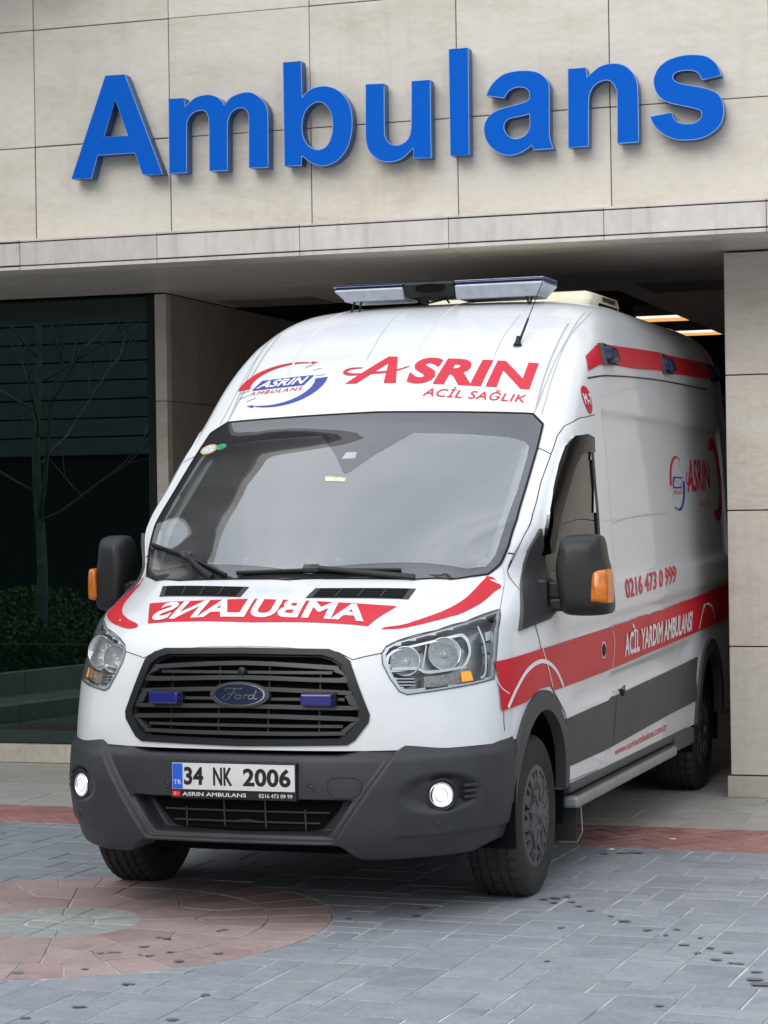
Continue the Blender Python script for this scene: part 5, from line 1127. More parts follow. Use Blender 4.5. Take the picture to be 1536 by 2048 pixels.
# outlines of the sign letters on the wall (metres; a third value marks a corner)
LETTERS = [('A',[[(-2.223,4.2448,1),(-2.0967,4.244,1),(-1.8667,3.6459,1),(-1.9924,3.6505,1),(-2.0404,3.7807,1),(-2.2791,3.7813,1),(-2.3229,3.6466,1),(-2.4513,3.6525,1)],[(-2.161,4.1004,1),(-2.083,3.8832,1),(-2.2381,3.8869,1)]]),('m',[[(-1.8223,4.0811,1),(-1.7254,4.0793,1),(-1.7189,4.0276,1),(-1.6792,4.0611),(-1.6397,4.081),(-1.5762,4.0879),(-1.5229,4.0728),(-1.4917,4.0467),(-1.4752,4.0199,1),(-1.4456,4.0516),(-1.4114,4.0718),(-1.3436,4.0859),(-1.2908,4.0745),(-1.2434,4.0375),(-1.2199,4.0045),(-1.2086,3.9634),(-1.2072,3.9005),(-1.2104,3.6452,1),(-1.3275,3.6492,1),(-1.3244,3.9038),(-1.3264,3.9579),(-1.338,3.9834),(-1.3643,3.9978),(-1.3981,3.9952),(-1.4323,3.9741),(-1.4498,3.9392),(-1.4569,3.8946),(-1.461,3.6424,1),(-1.5726,3.6469,1),(-1.5706,3.9202),(-1.5758,3.9613),(-1.5875,3.9892),(-1.6166,4.0011),(-1.6558,3.9961),(-1.6854,3.9777),(-1.7055,3.9473),(-1.7112,3.9024),(-1.7154,3.645,1),(-1.8245,3.6484,1)]]),('b',[[(-1.1095,4.2394,1),(-1.0007,4.2403,1),(-0.997,4.0287,1),(-0.9681,4.0584),(-0.9251,4.0804),(-0.8649,4.0861),(-0.8122,4.074),(-0.7633,4.0439),(-0.7255,3.9947),(-0.7036,3.9367),(-0.6978,3.8632),(-0.7077,3.7875),(-0.7369,3.7163),(-0.7906,3.6597),(-0.865,3.6343),(-0.9215,3.6451),(-0.9672,3.6706),(-1.004,3.7013,1),(-1.0067,3.6446,1),(-1.1093,3.6475,1)],[(-0.9052,3.9999),(-0.948,3.9835),(-0.9805,3.9489),(-0.9973,3.8999),(-0.9999,3.8466),(-0.99,3.7958),(-0.9588,3.7503),(-0.9095,3.7265),(-0.8634,3.7376),(-0.8346,3.7691),(-0.818,3.818),(-0.8136,3.871),(-0.8216,3.9248),(-0.8456,3.9697),(-0.8699,3.9914)]]),('u',[[(-0.6133,4.0795,1),(-0.5044,4.0755,1),(-0.506,3.8147),(-0.4999,3.7702),(-0.4849,3.7443),(-0.4544,3.7247),(-0.4175,3.7239),(-0.3835,3.7393),(-0.3616,3.7642),(-0.3503,3.8016),(-0.3465,3.8481),(-0.3414,4.0775,1),(-0.233,4.077,1),(-0.2337,3.6392,1),(-0.3374,3.6456,1),(-0.3381,3.7042,1),(-0.3692,3.6739),(-0.4126,3.6444),(-0.4682,3.6326),(-0.5205,3.6393),(-0.5665,3.6657),(-0.597,3.6999),(-0.6118,3.7392),(-0.6176,3.8073)]]),('l',[[(-0.1216,4.2396,1),(-0.0101,4.2401,1),(-0.0128,3.6429,1),(-0.1214,3.6442,1)]]),('a',[[(0.0913,3.9653,1),(0.1116,4.0069),(0.145,4.0452),(0.1921,4.0756),(0.2482,4.0873),(0.3178,4.0876),(0.3778,4.0755),(0.419,4.05),(0.4438,4.0146),(0.45,3.9693),(0.4474,3.7407),(0.4505,3.7001),(0.4681,3.6474,1),(0.3574,3.6477,1),(0.3486,3.6752,1),(0.3111,3.6506),(0.2644,3.631),(0.2132,3.6261),(0.1575,3.6444),(0.1113,3.6813),(0.0839,3.7283),(0.0753,3.7786),(0.0854,3.8232),(0.114,3.8575),(0.1611,3.8814),(0.222,3.8953),(0.2826,3.9069),(0.3198,3.9169),(0.3363,3.9301),(0.3389,3.9502),(0.3324,3.9776),(0.3071,3.9952),(0.2701,4.0001),(0.2327,3.9892),(0.2092,3.9706),(0.1948,3.9445,1)],[(0.3373,3.8491,1),(0.3386,3.7793),(0.3265,3.7486),(0.2983,3.7234),(0.2564,3.7149),(0.2194,3.7285),(0.1943,3.7618),(0.1901,3.7936),(0.2069,3.8219),(0.2396,3.8332),(0.2908,3.8387)]]),('n',[[(0.5581,4.0792,1),(0.6578,4.0798,1),(0.6641,4.0248,1),(0.6973,4.0528),(0.737,4.0788),(0.7861,4.0905),(0.8349,4.0875),(0.8834,4.0679),(0.9185,4.0302),(0.9372,3.9873),(0.9445,3.9294),(0.9458,3.6533,1),(0.8284,3.6529,1),(0.8307,3.9119),(0.8263,3.9474),(0.8137,3.9771),(0.7913,3.9979),(0.7652,4.003),(0.7292,3.9944),(0.6961,3.9695),(0.6758,3.9292),(0.6701,3.875),(0.6656,3.6472,1),(0.5532,3.6479,1)]]),('s',[[(1.4004,3.9833,1),(1.386,4.0276),(1.3581,4.0647),(1.315,4.0929),(1.2481,4.1047),(1.1807,4.1031),(1.1128,4.0848),(1.0648,4.0514),(1.0387,4.0063),(1.0337,3.9664),(1.0459,3.9185),(1.0758,3.8795),(1.1195,3.8546),(1.1767,3.8372),(1.2605,3.8131),(1.2872,3.7979),(1.2936,3.7774),(1.2798,3.7517),(1.2493,3.7353),(1.2055,3.7339),(1.1652,3.7443),(1.1419,3.7676),(1.1289,3.802,1),(1.0116,3.7865,1),(1.028,3.745),(1.0597,3.706),(1.1066,3.6727),(1.1571,3.6527),(1.2076,3.6478),(1.2749,3.6501),(1.3356,3.6712),(1.3863,3.7112),(1.4088,3.763),(1.4096,3.8195),(1.392,3.8707),(1.3557,3.9015),(1.2958,3.9242),(1.2288,3.9406),(1.1684,3.9584),(1.1417,3.9787),(1.1385,3.9957),(1.1523,4.0148),(1.1896,4.0238),(1.2367,4.022),(1.2702,4.0095),(1.29,3.9847),(1.2981,3.9657,1)]])]
# ------------------------------------------------------------------ materials of the place
def stone(name, c1, c2, c3, scale=(1,1,1), rough=.55, streak=0, objvar=.06, bands=True, speck=0):
    m = bpy.data.materials.new(name); m.use_nodes = True; MATS[name] = m; t = m.node_tree; b = t.nodes['Principled BSDF']; N = t.nodes.new; Lk = t.links.new
    b.inputs['Roughness'].default_value = rough; b.inputs['Specular IOR Level'].default_value = .3
    tcn = N('ShaderNodeTexCoord'); oi = N('ShaderNodeObjectInfo'); geo = N('ShaderNodeNewGeometry')
    mpn = N('ShaderNodeMapping'); mpn.inputs['Scale'].default_value = scale
    add = N('ShaderNodeVectorMath'); add.operation = 'ADD'; sc = N('ShaderNodeVectorMath'); sc.operation = 'SCALE'; sc.inputs['Scale'].default_value = 40
    cmb = N('ShaderNodeCombineXYZ'); Lk(oi.outputs['Random'], cmb.inputs[0]); Lk(oi.outputs['Random'], cmb.inputs[2]); Lk(cmb.outputs[0], sc.inputs[0])
    Lk(geo.outputs['Position'], mpn.inputs[0]); Lk(mpn.outputs[0], add.inputs[0]); Lk(sc.outputs[0], add.inputs[1])
    n = N('ShaderNodeTexNoise'); n.inputs['Scale'].default_value = 2.6; n.inputs['Detail'].default_value = 9; n.inputs['Roughness'].default_value = .62; n.inputs['Distortion'].default_value = .6
    Lk(add.outputs[0], n.inputs['Vector'])
    r = N('ShaderNodeValToRGB'); e = r.color_ramp.elements; e[0].position = .30; e[0].color = (*c1, 1); e[1].position = .70; e[1].color = (*c3, 1); q = e.new(.5); q.color = (*c2, 1)
    Lk(n.outputs['Fac'], r.inputs[0]); last = r.outputs[0]
    n2 = N('ShaderNodeTexNoise'); n2.inputs['Scale'].default_value = 22; n2.inputs['Detail'].default_value = 8; n2.inputs['Roughness'].default_value = .7; Lk(add.outputs[0], n2.inputs['Vector'])
    ov = N('ShaderNodeMixRGB'); ov.blend_type = 'OVERLAY'; ov.inputs[0].default_value = .28; Lk(last, ov.inputs[1]); Lk(n2.outputs['Fac'], ov.inputs[2]); last = ov.outputs[0]
    if speck:
        n4 = N('ShaderNodeTexNoise'); n4.inputs['Scale'].default_value = 260; n4.inputs['Detail'].default_value = 2; Lk(geo.outputs['Position'], n4.inputs['Vector'])
        o2 = N('ShaderNodeMixRGB'); o2.blend_type = 'OVERLAY'; o2.inputs[0].default_value = speck; Lk(last, o2.inputs[1]); Lk(n4.outputs['Fac'], o2.inputs[2]); last = o2.outputs[0]
    hv = N('ShaderNodeHueSaturation'); mr = N('ShaderNodeMapRange'); mr.inputs[3].default_value = 1-objvar; mr.inputs[4].default_value = 1+objvar; Lk(oi.outputs['Random'], mr.inputs[0]); Lk(mr.outputs[0], hv.inputs['Value']); Lk(last, hv.inputs['Color']); last = hv.outputs[0]
    if streak:                                  # rain streaks and soot that run down the stone
        m2 = N('ShaderNodeMapping'); m2.inputs['Scale'].default_value = (7, 7, .35); Lk(geo.outputs['Position'], m2.inputs[0])
        n3 = N('ShaderNodeTexNoise'); n3.inputs['Scale'].default_value = 1.6; n3.inputs['Detail'].default_value = 6; n3.inputs['Roughness'].default_value = .7; Lk(m2.outputs[0], n3.inputs['Vector'])
        r3 = N('ShaderNodeValToRGB'); r3.color_ramp.elements[0].position = .52; r3.color_ramp.elements[0].color = (0,0,0,1); r3.color_ramp.elements[1].position = .78; r3.color_ramp.elements[1].color = (streak,)*3+(1,)
        mxn = N('ShaderNodeMixRGB'); mxn.inputs[2].default_value = (.20,.185,.16,1); Lk(n3.outputs['Fac'], r3.inputs[0]); Lk(r3.outputs[0], mxn.inputs[0]); Lk(last, mxn.inputs[1]); last = mxn.outputs[0]
    Lk(last, b.inputs['Base Color'])
    bn = N('ShaderNodeBump'); bn.inputs['Strength'].default_value = .25; bn.inputs['Distance'].default_value = .003; Lk(n2.outputs['Fac'], bn.inputs['Height']); Lk(bn.outputs[0], b.inputs['Normal'])
    return m
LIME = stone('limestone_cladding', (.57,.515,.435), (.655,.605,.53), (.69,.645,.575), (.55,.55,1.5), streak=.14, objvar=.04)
LEDGE = stone('ledge_stone', (.54,.49,.445), (.62,.575,.535), (.66,.62,.58), (.8,.8,.5), streak=.4, objvar=.04)
PILL = stone('pillar_stone', (.50,.455,.39), (.58,.535,.465), (.61,.575,.505), (.8,.8,2.2), streak=.25, objvar=.05)
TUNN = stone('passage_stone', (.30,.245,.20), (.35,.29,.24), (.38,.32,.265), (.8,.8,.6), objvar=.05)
SOFF = stone('soffit_stone', (.50,.46,.415), (.56,.52,.475), (.60,.56,.51), (.6,2.4,1), objvar=.03, rough=.4)
GRAN = stone('granite_slab', (.33,.315,.285), (.39,.375,.345), (.43,.415,.385), (1.5,1.5,1.5), rough=.6, objvar=.07, speck=.5)
PAVE = stone('slate_paver', (.205,.222,.252), (.255,.270,.298), (.300,.312,.325), (.9,.9,.9), rough=.62, objvar=.065, speck=.8)
BRIC = stone('red_paver', (.26,.125,.115), (.33,.165,.15), (.37,.20,.18), (1.2,1.2,1.2), rough=.65, objvar=.14, speck=.5)
MEDA = stone('pink_paver', (.27,.19,.18), (.335,.245,.232), (.37,.285,.268), (1.0,1.0,1.0), rough=.62, objvar=.09, speck=.6)
MEDG = stone('green_grey_paver', (.25,.265,.245), (.30,.315,.295), (.34,.355,.33), (1.5,1.5,1.5), rough=.65, objvar=.10, speck=.6)
KERB = stone('kerb_stone', (.42,.38,.31), (.50,.455,.38), (.54,.50,.42), (1,1,1), objvar=.05, streak=.3)
GROUT = mat('pale_grout', (.60,.605,.605), rough=.9, var=.45, vscale=2.6, vcol=(.20,.205,.21)); GROUTD = mat('dark_grout', (.045,.043,.042), rough=.95)
CONC = mat('far_ground', (.20,.205,.215), rough=.8, var=.3, vscale=.6)
JOINT = mat('dark_joint', (.03,.027,.022), rough=.95); PASSDK = mat('passage_dark', (.028,.024,.020), rough=.8); SLATM = mat('ceiling_slat_metal', (.03,.026,.022), rough=.6)  # passage walls and ceiling coloured near black to put its shade in
FRAME = mat('window_frame', (.010,.012,.014), rough=.35); TINT = glass('tinted_window_glass', ior=2.1, base=(.0016,.004,.0036), gl=(.62,.92,.88))
def panel(name, lo, hi, m, parent, gap=.004, bev=.0025):
    bm = bmesh.new(); box_bm(bm, (lo[0]+gap/2, lo[1], lo[2]+gap/2), (hi[0]-gap/2, hi[1], hi[2]-gap/2), 0)
    if bev: bmesh.ops.bevel(bm, geom=bm.edges[:], offset=bev, segments=1, affect='EDGES')
    return obj_bm(name, bm, m, parent)
# ------------------------------------------------------------------ ground
G = structure(box('ground', (-150,-150,-.30), (150,150,-.035), CONC))
def clipc(P, n, d):
    """keep the part of the convex polygon where n.p <= d"""
    out = []
    for i in range(len(P)):
        a, b = P[i], P[(i+1) % len(P)]; fa = n[0]*a[0]+n[1]*a[1]-d; fb = n[0]*b[0]+n[1]*b[1]-d
        if fa <= 0: out.append(a)
        if fa*fb < 0: t = fa/(fa-fb); out.append((a[0]+(b[0]-a[0])*t, a[1]+(b[1]-a[1])*t))
    return out
def area(P): return .5*abs(sum(P[i][0]*P[(i+1) % len(P)][1]-P[(i+1) % len(P)][0]*P[i][1] for i in range(len(P))))
def inset(P, g):
    n = len(P); s = sum(P[i][0]*P[(i+1) % n][1]-P[(i+1) % n][0]*P[i][1] for i in range(n))
    if s < 0: P = P[::-1]
    Q = P
    for i in range(n):
        a, b = P[i], P[(i+1) % n]; dx, dy = b[0]-a[0], b[1]-a[1]; l = math.hypot(dx, dy)
        if l < 1e-6: continue
        nx, ny = dy/l, -dx/l; Q = clipc(Q, (nx, ny), nx*a[0]+ny*a[1]-g)
        if len(Q) < 3: return []
    return Q
def slab_bm(bm, P, g, z0, z1, cham=.004, tilt=.0):
    Q = inset(P, g); T_ = inset(P, g+cham)
    if len(Q) < 3 or len(T_) != len(Q) or area(Q) < 6e-4: return False
    cx = sum(p[0] for p in Q)/len(Q); cy = sum(p[1] for p in Q)/len(Q); tx, ty = random.uniform(-tilt, tilt), random.uniform(-tilt, tilt); f = lambda p, z: (p[0], p[1], z+(p[0]-cx)*tx+(p[1]-cy)*ty)
    a = [bm.verts.new((p[0], p[1], z0)) for p in Q]; b = [bm.verts.new(f(p, z1-cham*.8)) for p in Q]; c = [bm.verts.new(f(p, z1)) for p in T_]; n = len(Q)
    for i in range(n):
        j = (i+1) % n; bm.faces.new((a[i], a[j], b[j], b[i])); bm.faces.new((b[i], b[j], c[j], c[i]))
    bm.faces.new(c); return True
def inview(P, m=.12):
    x = sum(p[0] for p in P)/len(P); y = sum(p[1] for p in P)/len(P); d = Vector((x-3.352, y+9.492, -1.679)); z = d.dot(_f)
    if z < 1: return False
    u = 4504.4*d.dot(_r)/z/768; v = 4504.4*d.dot(_u)/z/1024
    return abs(u) < 1+m and v > -1-m and v < .2
class Pieces:
    def __init__(s, name, m, root, g=.004, z0=-.03, z1=0, tilt=.002, cham=.004): s.n, s.m, s.root, s.g, s.z0, s.z1, s.tilt, s.cham = name, m, root, g, z0, z1, tilt, cham; s.rest = bmesh.new(); s.k = 0; s.j = 0
    def add(s, P):
        z1 = s.z1+random.uniform(-.0012, .0012)
        if inview(P) and s.k < 295:
            bm = bmesh.new()
            if slab_bm(bm, P, s.g, s.z0, z1, s.cham, s.tilt): obj_bm(s.n, bm, s.m, s.root, recalc=False); s.k += 1
            else: bm.free()
        else:
            if slab_bm(s.rest, P, s.g, s.z0, z1, s.cham, s.tilt): s.j += 1
    def done(s, name):
        if s.j: o = obj_bm(name, s.rest, s.m, s.root, recalc=False); o['kind'] = 'stuff'
        else: s.rest.free()
MC, MR = (-.766,-1.10), 1.116
yb = lambda x: 1.575-.062*(x+2.2)             # seam between slate pavers and the red band
yg = lambda x: 2.215-.034*(x+2.2)             # seam between the red band and the granite
bed = structure(box('plaza_paving', (-16,-9,-.036), (9,3.0,-.0040), GROUT))
P1 = Pieces('paver', PAVE, bed, g=.0045, cham=.003)
random.seed(11); cell = .113; nx, ny = 96, 70; used = [[False]*ny for _ in range(nx)]; ca, sa = math.cos(R_(-2.6)), math.sin(R_(-2.6))
SZ = [(3,2)]*5+[(2,2)]*4+[(3,1)]*4+[(2,1)]*4+[(2,3)]*3+[(1,2)]*2+[(1,1)]*1+[(3,3)]*1+[(4,2)]*1
for j in range(ny):
    for i in range(nx):
        if used[i][j]: continue
        random.shuffle(SZ)
        for w_, h_ in SZ+[(1,1)]:
            if i+w_ <= nx and j+h_ <= ny and not any(used[a][b] for a in range(i, i+w_) for b in range(j, j+h_)): break
        for a in range(i, i+w_):
            for b in range(j, j+h_): used[a][b] = True
        x0, y0 = -5.2+i*cell, -6.0+j*cell; J = lambda: random.uniform(-.002, .002)
        P = [(x0+J(), y0+J()), (x0+w_*cell+J(), y0+J()), (x0+w_*cell+J(), y0+h_*cell+J()), (x0+J(), y0+h_*cell+J())]
        P = [(x*ca-y*sa, x*sa+y*ca) for x, y in P]
        P = clipc(P, (.062, 1), 1.575-.062*2.2)
        if len(P) < 3: continue
        cx = sum(p[0] for p in P)/len(P)-MC[0]; cy = sum(p[1] for p in P)/len(P)-MC[1]; l = math.hypot(cx, cy)
        if min(math.hypot(p[0]-MC[0], p[1]-MC[1]) for p in P) < MR:
            nn = (-cx/l, -cy/l); P = clipc(P, nn, nn[0]*MC[0]+nn[1]*MC[1]-MR)
            if len(P) < 3: continue
        P1.add(P)
P1.done('outer_pavers')
# stamped medallion: ring bricks, two rows of kites, a grey rosette
P2 = Pieces('medallion_paver', MEDA, bed, g=.0045, z1=.001, cham=.002); P3 = Pieces('rosette_paver', MEDG, bed, g=.004, z1=.001)
pol = lambda r, a: (MC[0]+r*math.cos(a), MC[1]+r*math.sin(a)); r1, r0 = .855, .335; n = 34
for k in range(n):
    a, b = 2*math.pi*k/n, 2*math.pi*(k+1)/n; m_ = (a+b)/2; P2.add([pol(r1, a), pol(MR, a), pol(MR, m_), pol(MR, b), pol(r1, b)])
n = 12; h = math.pi/n
for k in range(n):
    a = 2*h*k+.1; rm = .60
    P2.add([pol(r0, a-h), pol(rm-.05, a-h), pol(rm+.06, a), pol(rm-.05, a+h), pol(r0, a+h)])
    P2.add([pol(rm-.05, a+h), pol(rm+.06, a), pol(r1, a), pol(r1, a+h*.66), pol(r1, a+h)]); P2.add([pol(rm-.05, a+h), pol(r1, a+h), pol(r1, a+h*1.33), pol(r1, a+2*h), pol(rm+.06, a+2*h)])
n = 16
for k in range(n):
    a, b = 2*math.pi*k/n, 2*math.pi*(k+1)/n; P3.add([pol(.15, a), pol(r0, a), pol(r0, (a+b)/2), pol(r0, b), pol(.15, b)])
n = 8
for k in range(n):
    a, b = 2*math.pi*k/n, 2*math.pi*(k+1)/n; P3.add([pol(.0, a), pol(.15, a), pol(.15, b)])
# red herringbone band
band = structure(box('brick_band', (-16,1.2,-.0355), (9,2.6,-.0095), GROUTD)); P4 = Pieces('brick', BRIC, band, g=.0035, z1=.0, cham=.003)
bl, bw = .215, .107; c45 = math.sqrt(.5)
for a in range(-110, 110):
    for b in range(-60, 60):
        ox, oy = a+2*b, a-2*b
        for R4 in ([(ox,oy),(ox+2,oy),(ox+2,oy+1),(ox,oy+1)], [(ox,oy+1),(ox+1,oy+1),(ox+1,oy+3),(ox,oy+3)]):
            P = [((x*bw-y*bw)*c45-.2, (x*bw+y*bw)*c45+1.9) for x, y in R4]
            if min(p[1] for p in P) > 2.5 or max(p[1] for p in P) < 1.2 or abs(P[0][0]) > 5: continue
            P = clipc(P, (-.062, -1), -(1.575-.062*2.2)); P = clipc(P, (.034, 1), 2.215-.034*2.2) if len(P) > 2 else []
            if len(P) > 2: P4.add(P)
P4.done('outer_bricks')
# granite slabs up to the building and through the passage
slabs = structure(box('granite_paving', (-16,1.9,-.0345), (9,15,-.0085), GROUTD)); P5 = Pieces('granite_slab', GRAN, slabs, g=.0022, cham=.002, tilt=.0008)
for j in range(34):
    for i in range(-14, 15):
        x0 = i*.60+(j % 2)*.30; y0 = 1.95+j*.40
        P = clipc([(x0, y0), (x0+.60, y0), (x0+.60, y0+.40), (x0, y0+.40)], (-.034, -1), -(2.215-.034*2.2))
        if len(P) > 2: P5.add(P)
P5.done('outer_slabs')
# wet drips and oil spots on the pavers
STAIN = mat('wet_stain', (.165,.17,.178), rough=.65, spec=.5, var=.4, vscale=30)
SP = [(1.04,-.15),(1.17,-.19),(1.08,-.11),(1.29,-.37),(1.4,-.48),(1.47,-.57),(1.6,-.74),(1.69,-.82),(1.71,-.7),(1.83,-.85),(1.79,-1.0),(1.87,-1.14),(1.9,-1.04),(1.96,-1.25),(1.98,-1.11),(2.02,-1.3),(2.05,-1.3),(1.26,-.77),(1.36,-1.42),(2.14,-1.56),(2.18,-1.63),(2.13,-1.43),(1.9,-2.05),(.6,-.47),(.62,-.64),(-.23,-1.33),(-.19,-1.34),(-.21,-1.52),(-.32,-1.68),(-.28,-1.65),(-.16,-1.67),(-.12,-1.67),(-.07,-1.59),(.03,-1.74),(.12,-1.57),(-.25,-1.96),(-.05,-1.15),(-.04,-1.12),(.37,-.77),(0,-2.54),(.01,-2.16),(.35,-2.26),(-.1,-2.74),(.39,-2.64),(-.46,-2.08),(1.12,-.06),(1.10,-.22),(1.22,-.28),(1.10,1.17),(1.02,1.14),(1.16,1.2)]
bm = bmesh.new()
for i, (x, y) in enumerate(SP):
    r = random.uniform(.008, .017)*(2.2 if i in (19, 20) else 1); e = random.uniform(1.0, 1.9); n = 14; ph = random.random()*6
    if i >= 48: r *= 1.4
    vs = [bm.verts.new((x+r*e*math.cos(2*math.pi*k/n)*(1+.25*math.sin(3*2*math.pi*k/n+ph)+.12*math.sin(5*2*math.pi*k/n)), y+r*1.3*math.sin(2*math.pi*k/n)*(1+.25*math.sin(2*2*math.pi*k/n+ph)), .0042)) for k in range(n)]
    bm.faces.new(vs)
st = obj_bm('drip_stains', bm, STAIN, bed); st['kind'] = 'stuff'
# ------------------------------------------------------------------ building
YW, YL, HS, YG = 2.72, 2.54, 3.118, 4.28
BLD = thing('hospital_building', 'beige stone clad hospital front with a dark tinted window and vehicle passage', 'building', (0,YW,0))
def bp(o): o.location = (0,-YW,0); return o
TOP = 5.272
CY = 2.10
bp(box('wall_core', (-16,YW+.035,3.16), (5.0,YW+.3,TOP-.02), JOINT, BLD))
xs = [-2.735+.876*k for k in range(-15, 9)]; zs = [3.30, 3.872, 4.572, 5.272]
for i in range(len(xs)-1):
    for j in range(len(zs)-1): bp(panel('stone_panel', (xs[i], YW, zs[j]), (xs[i+1], YW+.03, zs[j+1]), LIME, BLD, gap=random.choice((.003,.0045,.006,.007))))
# unseen canopy, inferred; dark lining and edge shaped for its reflection in the windscreen
CAN = mat('canopy_lining', (.045,.042,.038), rough=.6)
cv = [(-9,1.72),(-3.1,1.80),(-2.6,2.02),(-2.2,2.32),(-1.7,2.46),(-1.2,2.60),(-.7,2.69),(5.0,2.69),(5.0,YW+.6),(-9,YW+.6)]
for nm, z0, z1, m_ in (('canopy_lining', TOP+.005, TOP+.05, CAN), ('canopy_roof', TOP+.052, TOP+.16, LEDGE)):
    bm = bmesh.new(); prism_bm(bm, [cv], z0, z1, lambda u, v, d: Vector((u, v, d))); bp(obj_bm(nm, bm, m_, BLD))
bp(box('ledge_core', (-16,YL+.03,3.135), (5.0,YW+.04,3.29), JOINT, BLD))
xl = [-2.755+.8795*k for k in range(-15, 9)]
for i in range(len(xl)-1):
    g = random.choice((.003,.004,.006))
    for (a, b, d, nm) in ((3.118,3.1425,.26,'drip_edge'), (3.147,3.2815,.03,'ledge_panel'), (3.286,3.302,.20,'ledge_cap')):
        bp(panel(nm, (xl[i], YL, a), (xl[i+1], YL+d-.02 if nm == 'drip_edge' else YL+d, b), LEDGE, BLD, gap=g, bev=.0015))
# soffit
bp(box('soffit_core', (-16,YW+.06,HS+.035), (5.0,5.42,HS+.3), JOINT, BLD))
for i in range(len(xl)-1):
    bp(panel('soffit_panel', (xl[i], YL+.245, HS), (xl[i+1], 3.40, HS+.03), SOFF, BLD, gap=.004, bev=.001)); bp(panel('soffit_panel', (xl[i], 3.404, HS+.001), (xl[i+1], 4.16, HS+.031), SOFF, BLD, gap=.003, bev=.001))
CEIL = mat('passage_ceiling', (.46,.425,.39), rough=.7, var=.06, vscale=2)
bp(box('passage_ceiling', (-2.545,4.165,HS+.004), (.235,5.42,HS+.034), CEIL, BLD))
bp(box('passage_ceiling', (.235,4.165,HS+.0045), (6.0,14.5,HS+.034), CEIL, BLD))
for (x0, y0, x1, y1) in ((-2.44,4.875,-1.77,5.38), (.443,4.93,1.02,5.63)):  # the second is a ceiling recess, its shade drawn as a dark panel
    bp(box('ceiling_inset', (x0,y0,HS-.004), (x1,y1,HS+.0035), mat('ceiling_inset', (.20,.185,.17), rough=.6), BLD))
# higher slatted ceiling beyond the beam
bp(box('ceiling_void', (-2.6,5.425,3.62), (.30,14.5,3.66), PASSDK, BLD)); bp(box('ceiling_edge', (.205,5.425,HS+.036), (.24,14.5,3.62), PASSDK, BLD)); bp(box('ceiling_edge', (-2.6,5.424,HS+.036), (.205,5.45,3.62), PASSDK, BLD))
for k in range(60):
    y = 5.6+.148*k
    bp(box('ceiling_slat', (-2.54,y,3.36), (.20,y+.07,3.40), SLATM, BLD))
# passage walls
zc = [0, .125, .86, 1.637, 2.41, HS]
for j in range(1, 5):
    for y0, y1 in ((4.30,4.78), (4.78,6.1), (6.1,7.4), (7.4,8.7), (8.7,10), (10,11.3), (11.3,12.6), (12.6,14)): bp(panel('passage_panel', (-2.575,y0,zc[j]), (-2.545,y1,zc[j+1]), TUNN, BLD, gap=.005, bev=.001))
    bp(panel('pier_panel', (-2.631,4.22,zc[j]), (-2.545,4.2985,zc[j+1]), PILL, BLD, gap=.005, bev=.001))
bp(box('passage_core', (-3.0,4.33,0), (-2.577,14.2,3.7), JOINT, BLD)); bp(box('skirting', (-2.64,4.20,0), (-2.53,14,.125), KERB, BLD))
bp(box('back_wall', (-3,14.2,0), (6.2,14.4,3.7), PASSDK, BLD)); bp(box('side_wall', (6.0,4.0,0), (6.2,14.3,3.7), PASSDK, BLD))
for z in (1.9, 2.15, 2.75): bp(box('shutter_rail', (-2.5,14.12,z), (6,14.19,z+.06), mat('shutter_rail', (.16,.15,.135), rough=.6), BLD))
# tinted window
bp(box('window_backing', (-16,YG+.12,0), (-2.66,YG+.2,HS+.1), VOID, BLD))
for i, (x0, x1) in enumerate(((-4.72,-2.70), (-6.9,-4.74), (-16,-6.92))):
    for z0, z1, t in ((.13,.793,.0016), (.801,3.108,0)):
        o = box('window_pane', (x0,-.006,z0), (x1,.006,z1), TINT, BLD); o.location = (0,YG-YW,0); o.rotation_euler = (t,0,0)
        if t: o.location = (0,YG-YW+.0,0)
bp(box('window_frame', (-16,YG-.004,.793), (-2.70,YG+.02,.801), FRAME, BLD)); bp(box('window_frame', (-2.70,YG-.03,.13), (-2.6315,YG+.05,HS), FRAME, BLD)); bp(box('window_frame', (-16,YG-.02,3.106), (-2.70,YG+.05,HS-.001), FRAME, BLD))
for k in range(6): bp(panel('plinth_block', (-3.10-1.22*(k+1)+.5, YG-.07, 0), (-3.10-1.22*k+.5, YG+.05, .125), KERB, BLD, gap=.004, bev=.004))
# pillar on the right
PIL = thing('entrance_pillar', 'beige stone clad pillar with a low plinth beside the ambulance', 'pillar', (2.3,3.7,0))
def pp_(o): o.location = (-2.3,-3.7,0); return o
pp_(box('pillar_core', (1.31,3.40,0), (3.6,4.2,HS-.003), JOINT, PIL))
for j in range(1, 5):
    pp_(panel('stone_panel', (1.277,3.361,zc[j]), (2.40,3.395,zc[j+1]-(.006 if j == 4 else 0)), PILL, PIL, gap=.007)); pp_(panel('stone_panel', (2.40,3.361,zc[j]), (3.6,3.395,zc[j+1]-(.006 if j == 4 else 0)), PILL, PIL, gap=.007))
    pp_(panel('side_panel', (1.277,3.397,zc[j]), (1.305,4.22,zc[j+1]-(.006 if j == 4 else 0)), PILL, PIL, gap=.007))
pp_(panel('plinth_block', (1.262,3.335,0), (2.40,3.43,.122), KERB, PIL, gap=.003)); pp_(panel('plinth_block', (2.40,3.335,0), (3.62,3.43,.122), KERB, PIL, gap=.003)); pp_(panel('plinth_block', (1.262,3.432,0), (1.30,4.22,.122), KERB, PIL, gap=.003))
